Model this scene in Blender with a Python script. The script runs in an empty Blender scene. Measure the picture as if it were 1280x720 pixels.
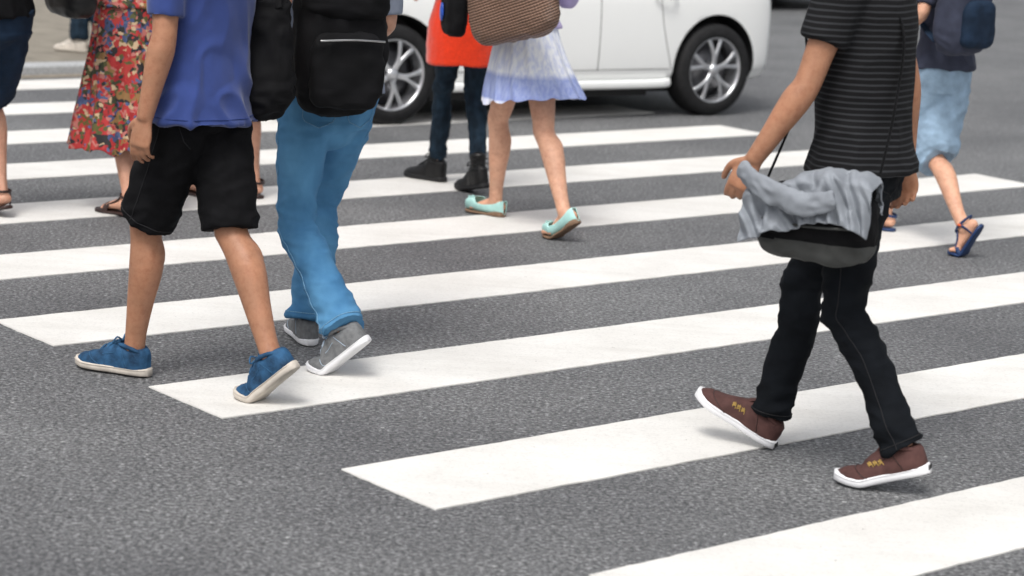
import bpy, bmesh, math, random
import numpy as np
from mathutils import Vector, Matrix, noise
R = math.radians
V = Vector
random.seed(7)
scene = bpy.context.scene
COL = scene.collection

# ---------------------------------------------------------------- camera
CH, FPX, PITCH, ROLL, TH = 1.8, 2776.7, 0.20141, 0.05916, 0.86084
cp, sp, cr, sr = math.cos(PITCH), math.sin(PITCH), math.cos(ROLL), math.sin(ROLL)
fwd = V((0, cp, -sp)); up0 = V((0, sp, cp)); rt0 = V((1, 0, 0))
rt = rt0 * cr + up0 * sr
up = up0 * cr - rt0 * sr
cam_d = bpy.data.cameras.new('camera'); cam = bpy.data.objects.new('camera', cam_d); COL.objects.link(cam)
m = Matrix.Identity(4)
for i in range(3):
    m[i][0] = rt[i]; m[i][1] = up[i]; m[i][2] = -fwd[i]
m[0][3], m[1][3], m[2][3] = 0, 0, CH
cam.matrix_world = m
cam_d.sensor_width = 36; cam_d.lens = 36 * FPX / 1280
cam_d.clip_start = 0.1; cam_d.clip_end = 2000
cam_d.dof.use_dof = True; cam_d.dof.focus_distance = 7.6; cam_d.dof.aperture_fstop = 3.2
scene.camera = cam

# ---------------------------------------------------------------- world, sun, exposure
SUN_EL, SUN_ROT = R(58), R(200)
w = bpy.data.worlds.new('World'); scene.world = w; w.use_nodes = True
nt = w.node_tree; nt.nodes.clear()
sky = nt.nodes.new('ShaderNodeTexSky'); sky.sky_type = 'NISHITA'; sky.sun_disc = False
sky.sun_elevation = SUN_EL; sky.sun_rotation = SUN_ROT
sky.air_density = 1.0; sky.dust_density = 5.0
hs = nt.nodes.new('ShaderNodeHueSaturation'); hs.inputs['Saturation'].default_value = 0.22
bg = nt.nodes.new('ShaderNodeBackground'); bg.inputs[1].default_value = 0.14
wo = nt.nodes.new('ShaderNodeOutputWorld')
nt.links.new(sky.outputs[0], hs.inputs['Color']); nt.links.new(hs.outputs[0], bg.inputs[0]); nt.links.new(bg.outputs[0], wo.inputs[0])
sl = bpy.data.lights.new('sun', 'SUN'); sl.energy = 1.5; sl.angle = R(20); sl.color = (1, .97, .92)
sun = bpy.data.objects.new('sun', sl); COL.objects.link(sun)
sd = V((math.sin(SUN_ROT) * math.cos(SUN_EL), math.cos(SUN_ROT) * math.cos(SUN_EL), math.sin(SUN_EL)))
sun.rotation_euler = sd.to_track_quat('Z', 'Y').to_euler(); sun.location = sd * 20
scene.view_settings.view_transform = 'Standard'; scene.view_settings.look = 'None'
scene.view_settings.exposure = 0.22; scene.view_settings.gamma = 1
scene.render.resolution_x = 1024; scene.render.resolution_y = 576

# ---------------------------------------------------------------- pixel <-> place helpers (1280x720 photograph)
CP = V((0, 0, CH))
def ray(px, py):
    u = (px - 640) / FPX; v = -(py - 360) / FPX
    u, v = cr * u - sr * v, sr * u + cr * v
    return V((u, cp + v * sp, -sp + v * cp))
def W(px, py, z=0.0):
    d = ray(px, py); return CP + d * ((z - CH) / d.z)
SD = V((math.sin(TH), math.cos(TH), 0)); ND = V((-math.cos(TH), math.sin(TH), 0))   # along a stripe / across the stripes
def SN(s, n, z=0.0): return SD * s + ND * n + V((0, 0, z))

# ---------------------------------------------------------------- materials
def mat(name, col, rough=.7, spec=.3, metal=0.0, noise_amt=0.12, nscale=25.0, bump=0.0, bscale=200.0, bdist=.002, col2=None, coat=0.0, sss=0.0, sheen=0.0, stretch=(1, 1, 1)):
    mt = bpy.data.materials.new(name); mt.use_nodes = True
    n = mt.node_tree; b = n.nodes['Principled BSDF']
    b.inputs['Roughness'].default_value = rough; b.inputs['Specular IOR Level'].default_value = spec
    b.inputs['Metallic'].default_value = metal; b.inputs['Coat Weight'].default_value = coat
    b.inputs['Sheen Weight'].default_value = sheen
    if sss: b.inputs['Subsurface Weight'].default_value = sss; b.inputs['Subsurface Radius'].default_value = (.02, .008, .004); b.inputs['Subsurface Scale'].default_value = .5
    tc = n.nodes.new('ShaderNodeTexCoord'); mp = n.nodes.new('ShaderNodeMapping'); mp.inputs['Scale'].default_value = stretch
    n.links.new(tc.outputs['Object'], mp.inputs[0])
    nz = n.nodes.new('ShaderNodeTexNoise'); nz.inputs['Scale'].default_value = nscale; nz.inputs['Detail'].default_value = 6
    n.links.new(mp.outputs[0], nz.inputs['Vector'])
    rp = n.nodes.new('ShaderNodeValToRGB'); rp.color_ramp.elements[0].position = .3; rp.color_ramp.elements[1].position = .7
    c = col; lo = tuple(x * (1 - noise_amt) for x in c); hi = tuple(min(1, x * (1 + noise_amt)) for x in (col2 or c))
    rp.color_ramp.elements[0].color = (*lo, 1); rp.color_ramp.elements[1].color = (*hi, 1)
    n.links.new(nz.outputs['Fac'], rp.inputs[0]); n.links.new(rp.outputs[0], b.inputs['Base Color'])
    if bump:
        n2 = n.nodes.new('ShaderNodeTexNoise'); n2.inputs['Scale'].default_value = bscale; n2.inputs['Detail'].default_value = 4
        n.links.new(mp.outputs[0], n2.inputs['Vector'])
        bp = n.nodes.new('ShaderNodeBump'); bp.inputs['Strength'].default_value = bump; bp.inputs['Distance'].default_value = bdist
        n.links.new(n2.outputs['Fac'], bp.inputs['Height']); n.links.new(bp.outputs[0], b.inputs['Normal'])
    return mt
def nodes_of(mt): n = mt.node_tree; return n, n.nodes, n.links, n.nodes['Principled BSDF']

def asphalt():
    mt = bpy.data.materials.new('asphalt'); mt.use_nodes = True; n, N, L, b = nodes_of(mt)
    tc = N.new('ShaderNodeTexCoord')
    def nz(scale, detail=3, rough=.6):
        x = N.new('ShaderNodeTexNoise'); x.inputs['Scale'].default_value = scale; x.inputs['Detail'].default_value = detail; x.inputs['Roughness'].default_value = rough
        L.new(tc.outputs['Object'], x.inputs['Vector']); return x.outputs['Fac']
    fine = nz(70, 5, .75); vo = N.new('ShaderNodeTexVoronoi'); vo.inputs['Scale'].default_value = 95; L.new(tc.outputs['Object'], vo.inputs['Vector'])
    r1 = N.new('ShaderNodeValToRGB'); e = r1.color_ramp.elements
    e[0].position = .36; e[0].color = (.045, .046, .050, 1); e[1].position = .64; e[1].color = (.37, .372, .378, 1)
    mid = e.new(.5); mid.color = (.155, .158, .165, 1)
    L.new(fine, r1.inputs[0])
    # stone chips: the cell colour of small voronoi cells
    sep = N.new('ShaderNodeSeparateColor'); L.new(vo.outputs['Color'], sep.inputs[0])
    r2 = N.new('ShaderNodeValToRGB'); r2.color_ramp.elements[0].position = .0; r2.color_ramp.elements[0].color = (.62, .62, .62, 1); r2.color_ramp.elements[1].position = .975; r2.color_ramp.elements[1].color = (1.25, 1.25, 1.25, 1)
    x = r2.color_ramp.elements.new(.992); x.color = (1.9, 1.9, 1.87, 1)
    L.new(sep.outputs[0], r2.inputs[0])
    mx = N.new('ShaderNodeMix'); mx.data_type = 'RGBA'; mx.blend_type = 'MULTIPLY'; mx.inputs[0].default_value = .8
    L.new(r1.outputs[0], mx.inputs[6]); L.new(r2.outputs[0], mx.inputs[7])
    big = nz(.9, 5, .6); r3 = N.new('ShaderNodeValToRGB'); r3.color_ramp.elements[0].position = .3; r3.color_ramp.elements[0].color = (.66, .66, .67, 1); r3.color_ramp.elements[1].position = .72; r3.color_ramp.elements[1].color = (1.12, 1.12, 1.1, 1)
    L.new(big, r3.inputs[0])
    m2 = N.new('ShaderNodeMix'); m2.data_type = 'RGBA'; m2.blend_type = 'MULTIPLY'; m2.inputs[0].default_value = 1
    L.new(mx.outputs[2], m2.inputs[6]); L.new(r3.outputs[0], m2.inputs[7])
    vc = N.new('ShaderNodeTexVoronoi'); vc.inputs['Scale'].default_value = 7; L.new(tc.outputs['Object'], vc.inputs['Vector'])
    wob = N.new('ShaderNodeMath'); wob.operation = 'MULTIPLY_ADD'; wob.inputs[1].default_value = .12; L.new(fine, wob.inputs[0]); L.new(vc.outputs['Distance'], wob.inputs[2])
    near = N.new('ShaderNodeMath'); near.operation = 'LESS_THAN'; near.inputs[1].default_value = .105; L.new(wob.outputs[0], near.inputs[0])
    sc_ = N.new('ShaderNodeSeparateColor'); L.new(vc.outputs['Color'], sc_.inputs[0])
    few = N.new('ShaderNodeMath'); few.operation = 'GREATER_THAN'; few.inputs[1].default_value = .72; L.new(sc_.outputs[1], few.inputs[0])
    chip = N.new('ShaderNodeMath'); chip.operation = 'MULTIPLY'; L.new(near.outputs[0], chip.inputs[0]); L.new(few.outputs[0], chip.inputs[1])
    m3 = N.new('ShaderNodeMix'); m3.data_type = 'RGBA'; L.new(chip.outputs[0], m3.inputs[0]); L.new(m2.outputs[2], m3.inputs[6]); m3.inputs[7].default_value = (.42, .42, .41, 1)
    L.new(m3.outputs[2], b.inputs['Base Color']); b.inputs['Roughness'].default_value = .62; b.inputs['Specular IOR Level'].default_value = .5
    ad = N.new('ShaderNodeMath'); ad.operation = 'SUBTRACT'; L.new(fine, ad.inputs[0]); L.new(vo.outputs['Distance'], ad.inputs[1])
    bp = N.new('ShaderNodeBump'); bp.inputs['Strength'].default_value = .9; bp.inputs['Distance'].default_value = .006
    L.new(ad.outputs[0], bp.inputs['Height']); L.new(bp.outputs[0], b.inputs['Normal'])
    return mt
def paintmat():
    mt = bpy.data.materials.new('road_paint'); mt.use_nodes = True; n, N, L, b = nodes_of(mt)
    tc = N.new('ShaderNodeTexCoord')
    def nz(scale, detail=4, rough=.6, st=None):
        x = N.new('ShaderNodeTexNoise'); x.inputs['Scale'].default_value = scale; x.inputs['Detail'].default_value = detail; x.inputs['Roughness'].default_value = rough
        L.new(tc.outputs['Object'], x.inputs['Vector']); return x.outputs['Fac']
    def ramp(src, p0, c0, p1, c1):
        r = N.new('ShaderNodeValToRGB'); e = r.color_ramp.elements; e[0].position = p0; e[0].color = (*c0, 1); e[1].position = p1; e[1].color = (*c1, 1); L.new(src, r.inputs[0]); return r.outputs[0]
    def mul(a, c):
        m_ = N.new('ShaderNodeMix'); m_.data_type = 'RGBA'; m_.blend_type = 'MULTIPLY'; m_.inputs[0].default_value = 1; L.new(a, m_.inputs[6]); L.new(c, m_.inputs[7]); return m_.outputs[2]
    a = ramp(nz(2.2, 6), .3, (.68, .665, .635), .7, (.80, .79, .765))
    c = ramp(nz(90, 3, .7), .28, (.86, .86, .86), .5, (1, 1, 1))
    d = ramp(nz(9, 8, .72), .20, (.45, .44, .43), .33, (1, 1, 1))      # scuffs and worn flecks
    wm = N.new('ShaderNodeMapping'); wm.inputs['Rotation'].default_value = (0, 0, R(20)); wm.inputs['Scale'].default_value = (1, 7, 1); L.new(tc.outputs['Object'], wm.inputs[0])
    wn = N.new('ShaderNodeTexNoise'); wn.inputs['Scale'].default_value = .9; wn.inputs['Detail'].default_value = 7; wn.inputs['Roughness'].default_value = .7; L.new(wm.outputs[0], wn.inputs['Vector'])
    e_ = ramp(wn.outputs['Fac'], .30, (.90, .895, .885), .52, (1, 1, 1))
    pt_ = ramp(nz(38, 3, .8), .255, (.30, .29, .28), .285, (1, 1, 1))
    L.new(mul(mul(mul(mul(a, c), d), e_), pt_), b.inputs['Base Color']); b.inputs['Roughness'].default_value = .6; b.inputs['Specular IOR Level'].default_value = .3
    bp = N.new('ShaderNodeBump'); bp.inputs['Strength'].default_value = .45; bp.inputs['Distance'].default_value = .003
    L.new(nz(80, 4, .7), bp.inputs['Height']); L.new(bp.outputs[0], b.inputs['Normal'])
    return mt
def skinmat(name, c):
    mt = mat(name, c, rough=.5, spec=.35, noise_amt=.10, nscale=9, bump=.35, bscale=180, bdist=.0015, col2=(c[0]*1.06, c[1], c[2]*.97), sss=.08)
    n, N, L, b = nodes_of(mt); old = b.inputs['Base Color'].links[0].from_socket
    nz = N.new('ShaderNodeTexNoise'); nz.inputs['Scale'].default_value = 42; nz.inputs['Detail'].default_value = 6; nz.inputs['Roughness'].default_value = .7
    tc = N.new('ShaderNodeTexCoord'); L.new(tc.outputs['Object'], nz.inputs['Vector'])
    r_ = N.new('ShaderNodeValToRGB'); e = r_.color_ramp.elements; e[0].position = .32; e[0].color = (.80, .68, .64, 1); e[1].position = .66; e[1].color = (1.10, 1.10, 1.08, 1); x = e.new(.5); x.color = (1, .97, .95, 1)
    L.new(nz.outputs['Fac'], r_.inputs[0]); mx = N.new('ShaderNodeMix'); mx.data_type = 'RGBA'; mx.blend_type = 'MULTIPLY'; mx.inputs[0].default_value = .75
    L.new(old, mx.inputs[6]); L.new(r_.outputs[0], mx.inputs[7]); L.new(mx.outputs[2], b.inputs['Base Color'])
    return mt
def floral():
    mt = bpy.data.materials.new('floral_print'); mt.use_nodes = True; n, N, L, b = nodes_of(mt)
    tc = N.new('ShaderNodeTexCoord')
    wz = N.new('ShaderNodeTexNoise'); wz.inputs['Scale'].default_value = 22; wz.inputs['Detail'].default_value = 3; L.new(tc.outputs['Object'], wz.inputs['Vector'])
    sc = N.new('ShaderNodeVectorMath'); sc.operation = 'MULTIPLY_ADD'; sc.inputs[1].default_value = (.05, .05, .05); L.new(wz.outputs['Color'], sc.inputs[0]); L.new(tc.outputs['Object'], sc.inputs[2])
    def layer(scale, cols):
        v = N.new('ShaderNodeTexVoronoi'); v.inputs['Scale'].default_value = scale; L.new(sc.outputs[0], v.inputs['Vector'])
        s = N.new('ShaderNodeSeparateColor'); L.new(v.outputs['Color'], s.inputs[0])
        r = N.new('ShaderNodeValToRGB'); r.color_ramp.interpolation = 'CONSTANT'; e = r.color_ramp.elements
        e[0].position = 0; e[0].color = (*cols[0], 1); e[1].position = 1 / len(cols); e[1].color = (*cols[1], 1)
        for i, c in enumerate(cols[2:], 2): x = e.new(i / len(cols)); x.color = (*c, 1)
        L.new(s.outputs[0], r.inputs[0]); return v, r, s
    v1, r1, s1 = layer(24, [(.34, .02, .02), (.04, .045, .02), (.42, .03, .03), (.26, .14, .05), (.02, .018, .02), (.40, .035, .03), (.05, .07, .16), (.42, .13, .11), (.10, .085, .02), (.30, .015, .02)])
    v2, r2, s2 = layer(60, [(.42, .03, .03), (.50, .36, .22), (.09, .09, .03), (.02, .02, .02), (.45, .15, .13), (.36, .02, .02), (.07, .10, .2)])
    mk = N.new('ShaderNodeMath'); mk.operation = 'GREATER_THAN'; mk.inputs[1].default_value = .55; L.new(s2.outputs[1], mk.inputs[0])
    mx = N.new('ShaderNodeMix'); mx.data_type = 'RGBA'; L.new(mk.outputs[0], mx.inputs[0]); L.new(r1.outputs[0], mx.inputs[6]); L.new(r2.outputs[0], mx.inputs[7])
    L.new(mx.outputs[2], b.inputs['Base Color']); b.inputs['Roughness'].default_value = .8
    return mt
def striped(name, dark, light, period, frac):
    mt = bpy.data.materials.new(name); mt.use_nodes = True; n, N, L, b = nodes_of(mt)
    tc = N.new('ShaderNodeTexCoord'); sx = N.new('ShaderNodeSeparateXYZ'); L.new(tc.outputs['Object'], sx.inputs[0])
    nz = N.new('ShaderNodeTexNoise'); nz.inputs['Scale'].default_value = 5; L.new(tc.outputs['Object'], nz.inputs['Vector'])
    ma = N.new('ShaderNodeMath'); ma.operation = 'MULTIPLY_ADD'; ma.inputs[1].default_value = .012; L.new(nz.outputs['Fac'], ma.inputs[0]); L.new(sx.outputs[2], ma.inputs[2])
    md = N.new('ShaderNodeMath'); md.operation = 'DIVIDE'; md.inputs[1].default_value = period; L.new(ma.outputs[0], md.inputs[0])
    fr = N.new('ShaderNodeMath'); fr.operation = 'FRACT'; L.new(md.outputs[0], fr.inputs[0])
    r = N.new('ShaderNodeValToRGB'); e = r.color_ramp.elements; e[0].position = frac - .06; e[0].color = (*light, 1); e[1].position = frac + .04; e[1].color = (*dark, 1)
    x = e.new(.97); x.color = (*dark, 1); x = e.new(1.0); x.color = (*light, 1)
    L.new(fr.outputs[0], r.inputs[0]); L.new(r.outputs[0], b.inputs['Base Color']); b.inputs['Roughness'].default_value = .85
    b.inputs['Specular IOR Level'].default_value = .2
    return mt
def skirtmat():
    mt = bpy.data.materials.new('pleated_cotton'); mt.use_nodes = True; n, N, L, b = nodes_of(mt)
    tc = N.new('ShaderNodeTexCoord'); sx = N.new('ShaderNodeSeparateXYZ'); L.new(tc.outputs['Object'], sx.inputs[0])
    mr = N.new('ShaderNodeMapRange'); mr.inputs[1].default_value = .575; mr.inputs[2].default_value = .98; L.new(sx.outputs[2], mr.inputs[0])
    r = N.new('ShaderNodeValToRGB'); e = r.color_ramp.elements
    e[0].position = 0; e[0].color = (.74, .76, .84, 1); e[1].position = 1; e[1].color = (.66, .70, .80, 1)
    for p, c in ((.06, (.74, .76, .84)), (.09, (.27, .33, .58)), (.34, (.32, .38, .62)), (.40, (.70, .73, .80)), (.72, (.70, .73, .80))):
        x = e.new(p); x.color = (*c, 1)
    L.new(mr.outputs[0], r.inputs[0])
    mp = N.new('ShaderNodeMapping'); mp.inputs['Scale'].default_value = (60, 60, 1.5); L.new(tc.outputs['Object'], mp.inputs[0])
    nz = N.new('ShaderNodeTexNoise'); nz.inputs['Scale'].default_value = 1; nz.inputs['Detail'].default_value = 3; L.new(mp.outputs[0], nz.inputs['Vector'])
    r2 = N.new('ShaderNodeValToRGB'); r2.color_ramp.elements[0].position = .38; r2.color_ramp.elements[0].color = (.82, .84, .96, 1); r2.color_ramp.elements[1].position = .62; r2.color_ramp.elements[1].color = (1.12, 1.1, 1.05, 1)
    L.new(nz.outputs['Fac'], r2.inputs[0])
    mx = N.new('ShaderNodeMix'); mx.data_type = 'RGBA'; mx.blend_type = 'MULTIPLY'; mx.inputs[0].default_value = 1; L.new(r.outputs[0], mx.inputs[6]); L.new(r2.outputs[0], mx.inputs[7])
    L.new(mx.outputs[2], b.inputs['Base Color']); b.inputs['Roughness'].default_value = .85
    return mt
def wovenmat():
    mt = bpy.data.materials.new('woven_leather'); mt.use_nodes = True; n, N, L, b = nodes_of(mt)
    tc = N.new('ShaderNodeTexCoord'); mp = N.new('ShaderNodeMapping'); mp.inputs['Rotation'].default_value = (0, .45, 0); L.new(tc.outputs['Object'], mp.inputs[0])
    def wv(d, sc):
        x = N.new('ShaderNodeTexWave'); x.bands_direction = d; x.inputs['Scale'].default_value = sc; x.inputs['Distortion'].default_value = 1.0; L.new(mp.outputs[0], x.inputs['Vector']); return x.outputs['Fac']
    a = wv('Z', 26); c = wv('X', 22)
    mu = N.new('ShaderNodeMath'); mu.operation = 'MULTIPLY'; L.new(a, mu.inputs[0]); L.new(c, mu.inputs[1])
    ad = N.new('ShaderNodeMath'); ad.operation = 'ADD'; L.new(a, ad.inputs[0]); L.new(mu.outputs[0], ad.inputs[1])
    r = N.new('ShaderNodeValToRGB'); e = r.color_ramp.elements; e[0].position = .15; e[0].color = (.055, .028, .018, 1); e[1].position = 1; e[1].color = (.27, .16, .11, 1)
    L.new(ad.outputs[0], r.inputs[0]); L.new(r.outputs[0], b.inputs['Base Color']); b.inputs['Roughness'].default_value = .5
    bp = N.new('ShaderNodeBump'); bp.inputs['Strength'].default_value = .8; bp.inputs['Distance'].default_value = .004; L.new(ad.outputs[0], bp.inputs['Height']); L.new(bp.outputs[0], b.inputs['Normal'])
    return mt

M = {}
M['asphalt'] = asphalt(); M['paint'] = paintmat()
M['paving'] = mat('paving', (.25, .225, .185), .85, noise_amt=.3, nscale=6, bump=.6, bscale=60, bdist=.004, stretch=(1, 1, 1))
M['kerb'] = mat('kerb_granite', (.40, .41, .42), .8, noise_amt=.25, nscale=60, bump=.4, bscale=120)
M['gutter'] = mat('gutter_dirt', (.24, .21, .17), .9, noise_amt=.3, nscale=20, bump=.4)
M['skin_tan'] = skinmat('skin_tan', (.40, .205, .125)); M['skin_mid'] = skinmat('skin_mid', (.55, .31, .22)); M['skin_light'] = skinmat('skin_light', (.62, .36, .25))
M['hair'] = mat('hair', (.012, .010, .009), .5, .5, noise_amt=.4, nscale=120, stretch=(3, 3, .4), bump=.5)
M['blue_shirt'] = mat('blue_cotton', (.035, .062, .225), .85, .2, noise_amt=.12, nscale=14, bump=.3, bscale=500, sheen=.3)
M['black_cloth'] = mat('black_cotton', (.006, .006, .007), .85, .12, noise_amt=.3, nscale=20, bump=.4, bscale=400)
M['black_trouser'] = mat('black_twill', (.006, .0075, .010), .85, .12, noise_amt=.3, nscale=12, bump=.4, bscale=450)
M['denim'] = mat('denim', (.050, .175, .36), .85, .2, noise_amt=.14, nscale=5, bump=.5, bscale=500, col2=(.115, .30, .50), stretch=(1, 1, .6))
M['denim_stitch'] = mat('denim_hem', (.06, .21, .46), .85, .2, noise_amt=.35, nscale=40, bump=.4)
M['navy_denim'] = mat('navy_denim', (.007, .016, .028), .85, .2, noise_amt=.35, nscale=14, bump=.4, bscale=500, col2=(.012, .026, .043), stretch=(2, 2, .7))
M['navy_cloth'] = mat('navy_cotton', (.010, .022, .045), .85, .2, noise_amt=.3, nscale=14, bump=.3, bscale=400)
M['grey_shirt'] = mat('grey_cotton', (.23, .26, .33), .85, .2, noise_amt=.12, nscale=20, bump=.3, bscale=400)
M['grey_jacket'] = mat('grey_jacket', (.25, .27, .30), .8, .25, noise_amt=.14, nscale=14, bump=.3, bscale=400)
M['orange'] = mat('orange_wool', (.68, .036, .006), .9, .15, noise_amt=.1, nscale=90, bump=.6, bscale=300, bdist=.003, sheen=.4)
M['floral'] = floral(); M['tee'] = striped('striped_jersey', (.007, .007, .008), (.036, .038, .042), .0172, .30)
M['blue_seam'] = mat('blue_thread', (.028, .05, .18), .9); M['dark_seam'] = mat('dark_thread', (.018, .018, .02), .9); M['denim_seam'] = mat('denim_thread', (.16, .32, .48), .9, noise_amt=.3, nscale=200)
M['skirt'] = skirtmat(); M['lilac'] = mat('lilac_cotton', (.48, .42, .66), .85, noise_amt=.1, bump=.2)
M['light_blue'] = mat('light_blue_cotton', (.27, .38, .50), .85, noise_amt=.18, nscale=20, bump=.3, bscale=300)
M['slate'] = mat('slate_cotton', (.035, .04, .065), .85, noise_amt=.2, nscale=20, bump=.3, bscale=300)
M['woven'] = wovenmat(); M['tan_leather'] = mat('tan_leather', (.25, .14, .075), .5, noise_amt=.2, bump=.3)
M['black_leather'] = mat('black_leather', (.006, .006, .0065), .38, .35, noise_amt=.3, nscale=30, bump=.5, bscale=90, bdist=.002)
M['black_nylon'] = mat('black_nylon', (.006, .006, .007), .8, .15, noise_amt=.4, nscale=10, bump=.5, bscale=300)
M['grey_nylon'] = mat('grey_nylon', (.055, .057, .055), .7, .3, noise_amt=.3, nscale=14, bump=.4, bscale=300)
M['navy_shoe'] = mat('blue_canvas', (.010, .045, .105), .75, .3, noise_amt=.4, nscale=26, bump=.7, bscale=220, bdist=.003, col2=(.02, .075, .16))
M['cream_sole'] = mat('cream_rubber', (.55, .50, .44), .6, .4, noise_amt=.14, nscale=30, bump=.2)
M['white_sole'] = mat('white_rubber', (.78, .78, .80), .45, .5, noise_amt=.05, nscale=30)
M['grey_shoe'] = mat('grey_mesh', (.16, .165, .17), .7, .4, noise_amt=.25, nscale=60, bump=.6, bscale=400)
M['brown_shoe'] = mat('brown_suede', (.085, .040, .036), .8, .25, noise_amt=.25, nscale=30, bump=.5, bscale=300)
M['yellow'] = mat('yellow_print', (.38, .25, .07), .7, noise_amt=.1)
M['mint'] = mat('mint_leather', (.42, .70, .66), .45, .4, noise_amt=.08, nscale=30, bump=.2)
M['brown_sole'] = mat('brown_cork', (.20, .125, .08), .7, noise_amt=.2, nscale=60, bump=.3)
M['dark_leather'] = mat('dark_brown_leather', (.030, .014, .012), .45, .4, noise_amt=.3, bump=.3)
M['blue_sandal'] = mat('blue_sandal', (.012, .035, .11), .5, .4, noise_amt=.2); M['orange_trim'] = mat('orange_trim', (.65, .12, .04), .5, noise_amt=.1)
M['blue_tag'] = mat('blue_enamel', (.02, .08, .42), .35, .5, noise_amt=.3, nscale=60)
M['nail'] = mat('nail', (.62, .40, .34), .3, .5, noise_amt=.05)
M['lace_white'] = mat('pale_lace', (.35, .42, .5), .8, noise_amt=.2)
M['lace_blue'] = mat('blue_lace', (.03, .10, .2), .8, noise_amt=.2)
M['steel'] = mat('steel', (.5, .5, .5), .3, .5, metal=1, noise_amt=.1)
M['eye'] = mat('eye', (.6, .6, .58), .2, .5, noise_amt=.02)
# car
M['car_white'] = mat('white_car_paint', (.86, .87, .86), .28, .5, noise_amt=.015, nscale=2, coat=.8)
M['car_dark'] = mat('teal_car_paint', (.03, .09, .10), .25, .5, noise_amt=.02, nscale=2, coat=.8)
M['tyre'] = mat('tyre_rubber', (.014, .014, .015), .75, .3, noise_amt=.3, nscale=30, bump=.5, bscale=120, bdist=.003)
M['alloy'] = mat('alloy', (.62, .63, .65), .28, .5, metal=.85, noise_amt=.05)
M['disc'] = mat('brake_steel', (.18, .18, .19), .4, .5, metal=.9, noise_amt=.2)
M['trim'] = mat('black_plastic', (.012, .012, .013), .6, .4, noise_amt=.2)
M['glass'] = mat('dark_glass', (.02, .025, .028), .05, .6, noise_amt=.05, nscale=1)
M['lamp_red'] = mat('red_lens', (.35, .01, .01), .15, .6, noise_amt=.1); M['lamp_clear'] = mat('clear_lens', (.6, .62, .65), .1, .6, noise_amt=.05)

# ---------------------------------------------------------------- mesh building
def catmull(P, k):
    out = []; n = len(P)
    for i in range(n - 1):
        p0 = P[max(i - 1, 0)]; p1 = P[i]; p2 = P[i + 1]; p3 = P[min(i + 2, n - 1)]
        for j in range(k):
            t = j / k
            out.append(.5 * ((2 * p1) + (-p0 + p2) * t + (2 * p0 - 5 * p1 + 4 * p2 - p3) * t * t + (-p0 + 3 * p1 - 3 * p2 + p3) * t ** 3))
    out.append(P[-1]); return out
class MB:
    def __init__(s): s.v = []; s.f = []
    def ring_loft(s, rings, closed=True, cap=True):
        b = len(s.v); n = len(rings[0])
        for r_ in rings: s.v.extend([tuple(p) for p in r_])
        for i in range(len(rings) - 1):
            for j in range(n if closed else n - 1):
                k = (j + 1) % n
                s.f.append((b + i * n + j, b + i * n + k, b + (i + 1) * n + k, b + (i + 1) * n + j))
        if cap:
            for i, flip in ((0, True), (len(rings) - 1, False)):
                c = sum((V(p) for p in rings[i]), V((0, 0, 0))) / n; ci = len(s.v); s.v.append(tuple(c))
                for j in range(n):
                    k = (j + 1) % n; a, d = b + i * n + j, b + i * n + k
                    s.f.append((d, a, ci) if flip else (a, d, ci))
    def tube(s, pts, rad, side=V((1, 0, 0)), seg=20, k=4, cap=True, e=1.0, round_ends=True):
        """pts: Vectors; rad: floats or (along side, across)."""
        rr = [V((r_, r_, 0)) if not isinstance(r_, tuple) else V((r_[0], r_[1], 0)) for r_ in rad]
        P = catmull([V(p) for p in pts], k) if k > 1 and len(pts) > 1 else [V(p) for p in pts]
        Q = catmull(rr, k) if k > 1 else rr
        rings = []
        n = len(P)
        fr = []
        for i in range(n):
            t = (P[min(i + 1, n - 1)] - P[max(i - 1, 0)])
            t = t.normalized() if t.length > 1e-9 else V((0, 0, 1))
            sd_ = side - t * side.dot(t)
            if sd_.length < 1e-4: sd_ = V((0, 1, 0)) - t * t.y
            sd_.normalize(); fr.append((t, sd_, t.cross(sd_)))
        def ring(c, f_, q, sc=1.0, off=0.0):
            t, a, b_ = f_; o = []
            for j in range(seg):
                th = 2 * math.pi * j / seg; ct, st_ = math.cos(th), math.sin(th)
                if e != 1.0: ct = math.copysign(abs(ct) ** e, ct); st_ = math.copysign(abs(st_) ** e, st_)
                o.append(c + t * off + a * (q[0] * sc * ct) + b_ * (q[1] * sc * st_))
            return o
        if round_ends and cap:
            q = Q[0]; rm = min(q[0], q[1])
            for a_ in (75, 45, 20): rings.append(ring(P[0], fr[0], q, math.cos(R(a_)), -rm * .6 * math.sin(R(a_))))
        for i in range(n): rings.append(ring(P[i], fr[i], Q[i]))
        if round_ends and cap:
            q = Q[-1]; rm = min(q[0], q[1])
            for a_ in (20, 45, 75): rings.append(ring(P[-1], fr[-1], q, math.cos(R(a_)), rm * .6 * math.sin(R(a_))))
        s.ring_loft(rings, True, cap)
    def ball(s, c, r_, axes=None, seg=16):
        ax = axes or (V((1, 0, 0)), V((0, 1, 0)), V((0, 0, 1)))
        if not isinstance(r_, tuple): r_ = (r_, r_, r_)
        rings = []
        for i in range(1, seg // 2):
            ph = math.pi * i / (seg // 2)
            rings.append([c + ax[0] * r_[0] * math.sin(ph) * math.cos(2 * math.pi * j / seg) + ax[1] * r_[1] * math.sin(ph) * math.sin(2 * math.pi * j / seg) - ax[2] * r_[2] * math.cos(ph) for j in range(seg)])
        s.ring_loft(rings)
    def box(s, c, a, b_, d):
        """centre + three half-edge vectors"""
        o = len(s.v)
        for i in (-1, 1):
            for j in (-1, 1):
                for k in (-1, 1): s.v.append(tuple(c + a * i + b_ * j + d * k))
        for f_ in ((0, 1, 3, 2), (4, 6, 7, 5), (0, 4, 5, 1), (2, 3, 7, 6), (0, 2, 6, 4), (1, 5, 7, 3)): s.f.append(tuple(o + x for x in f_))
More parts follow.
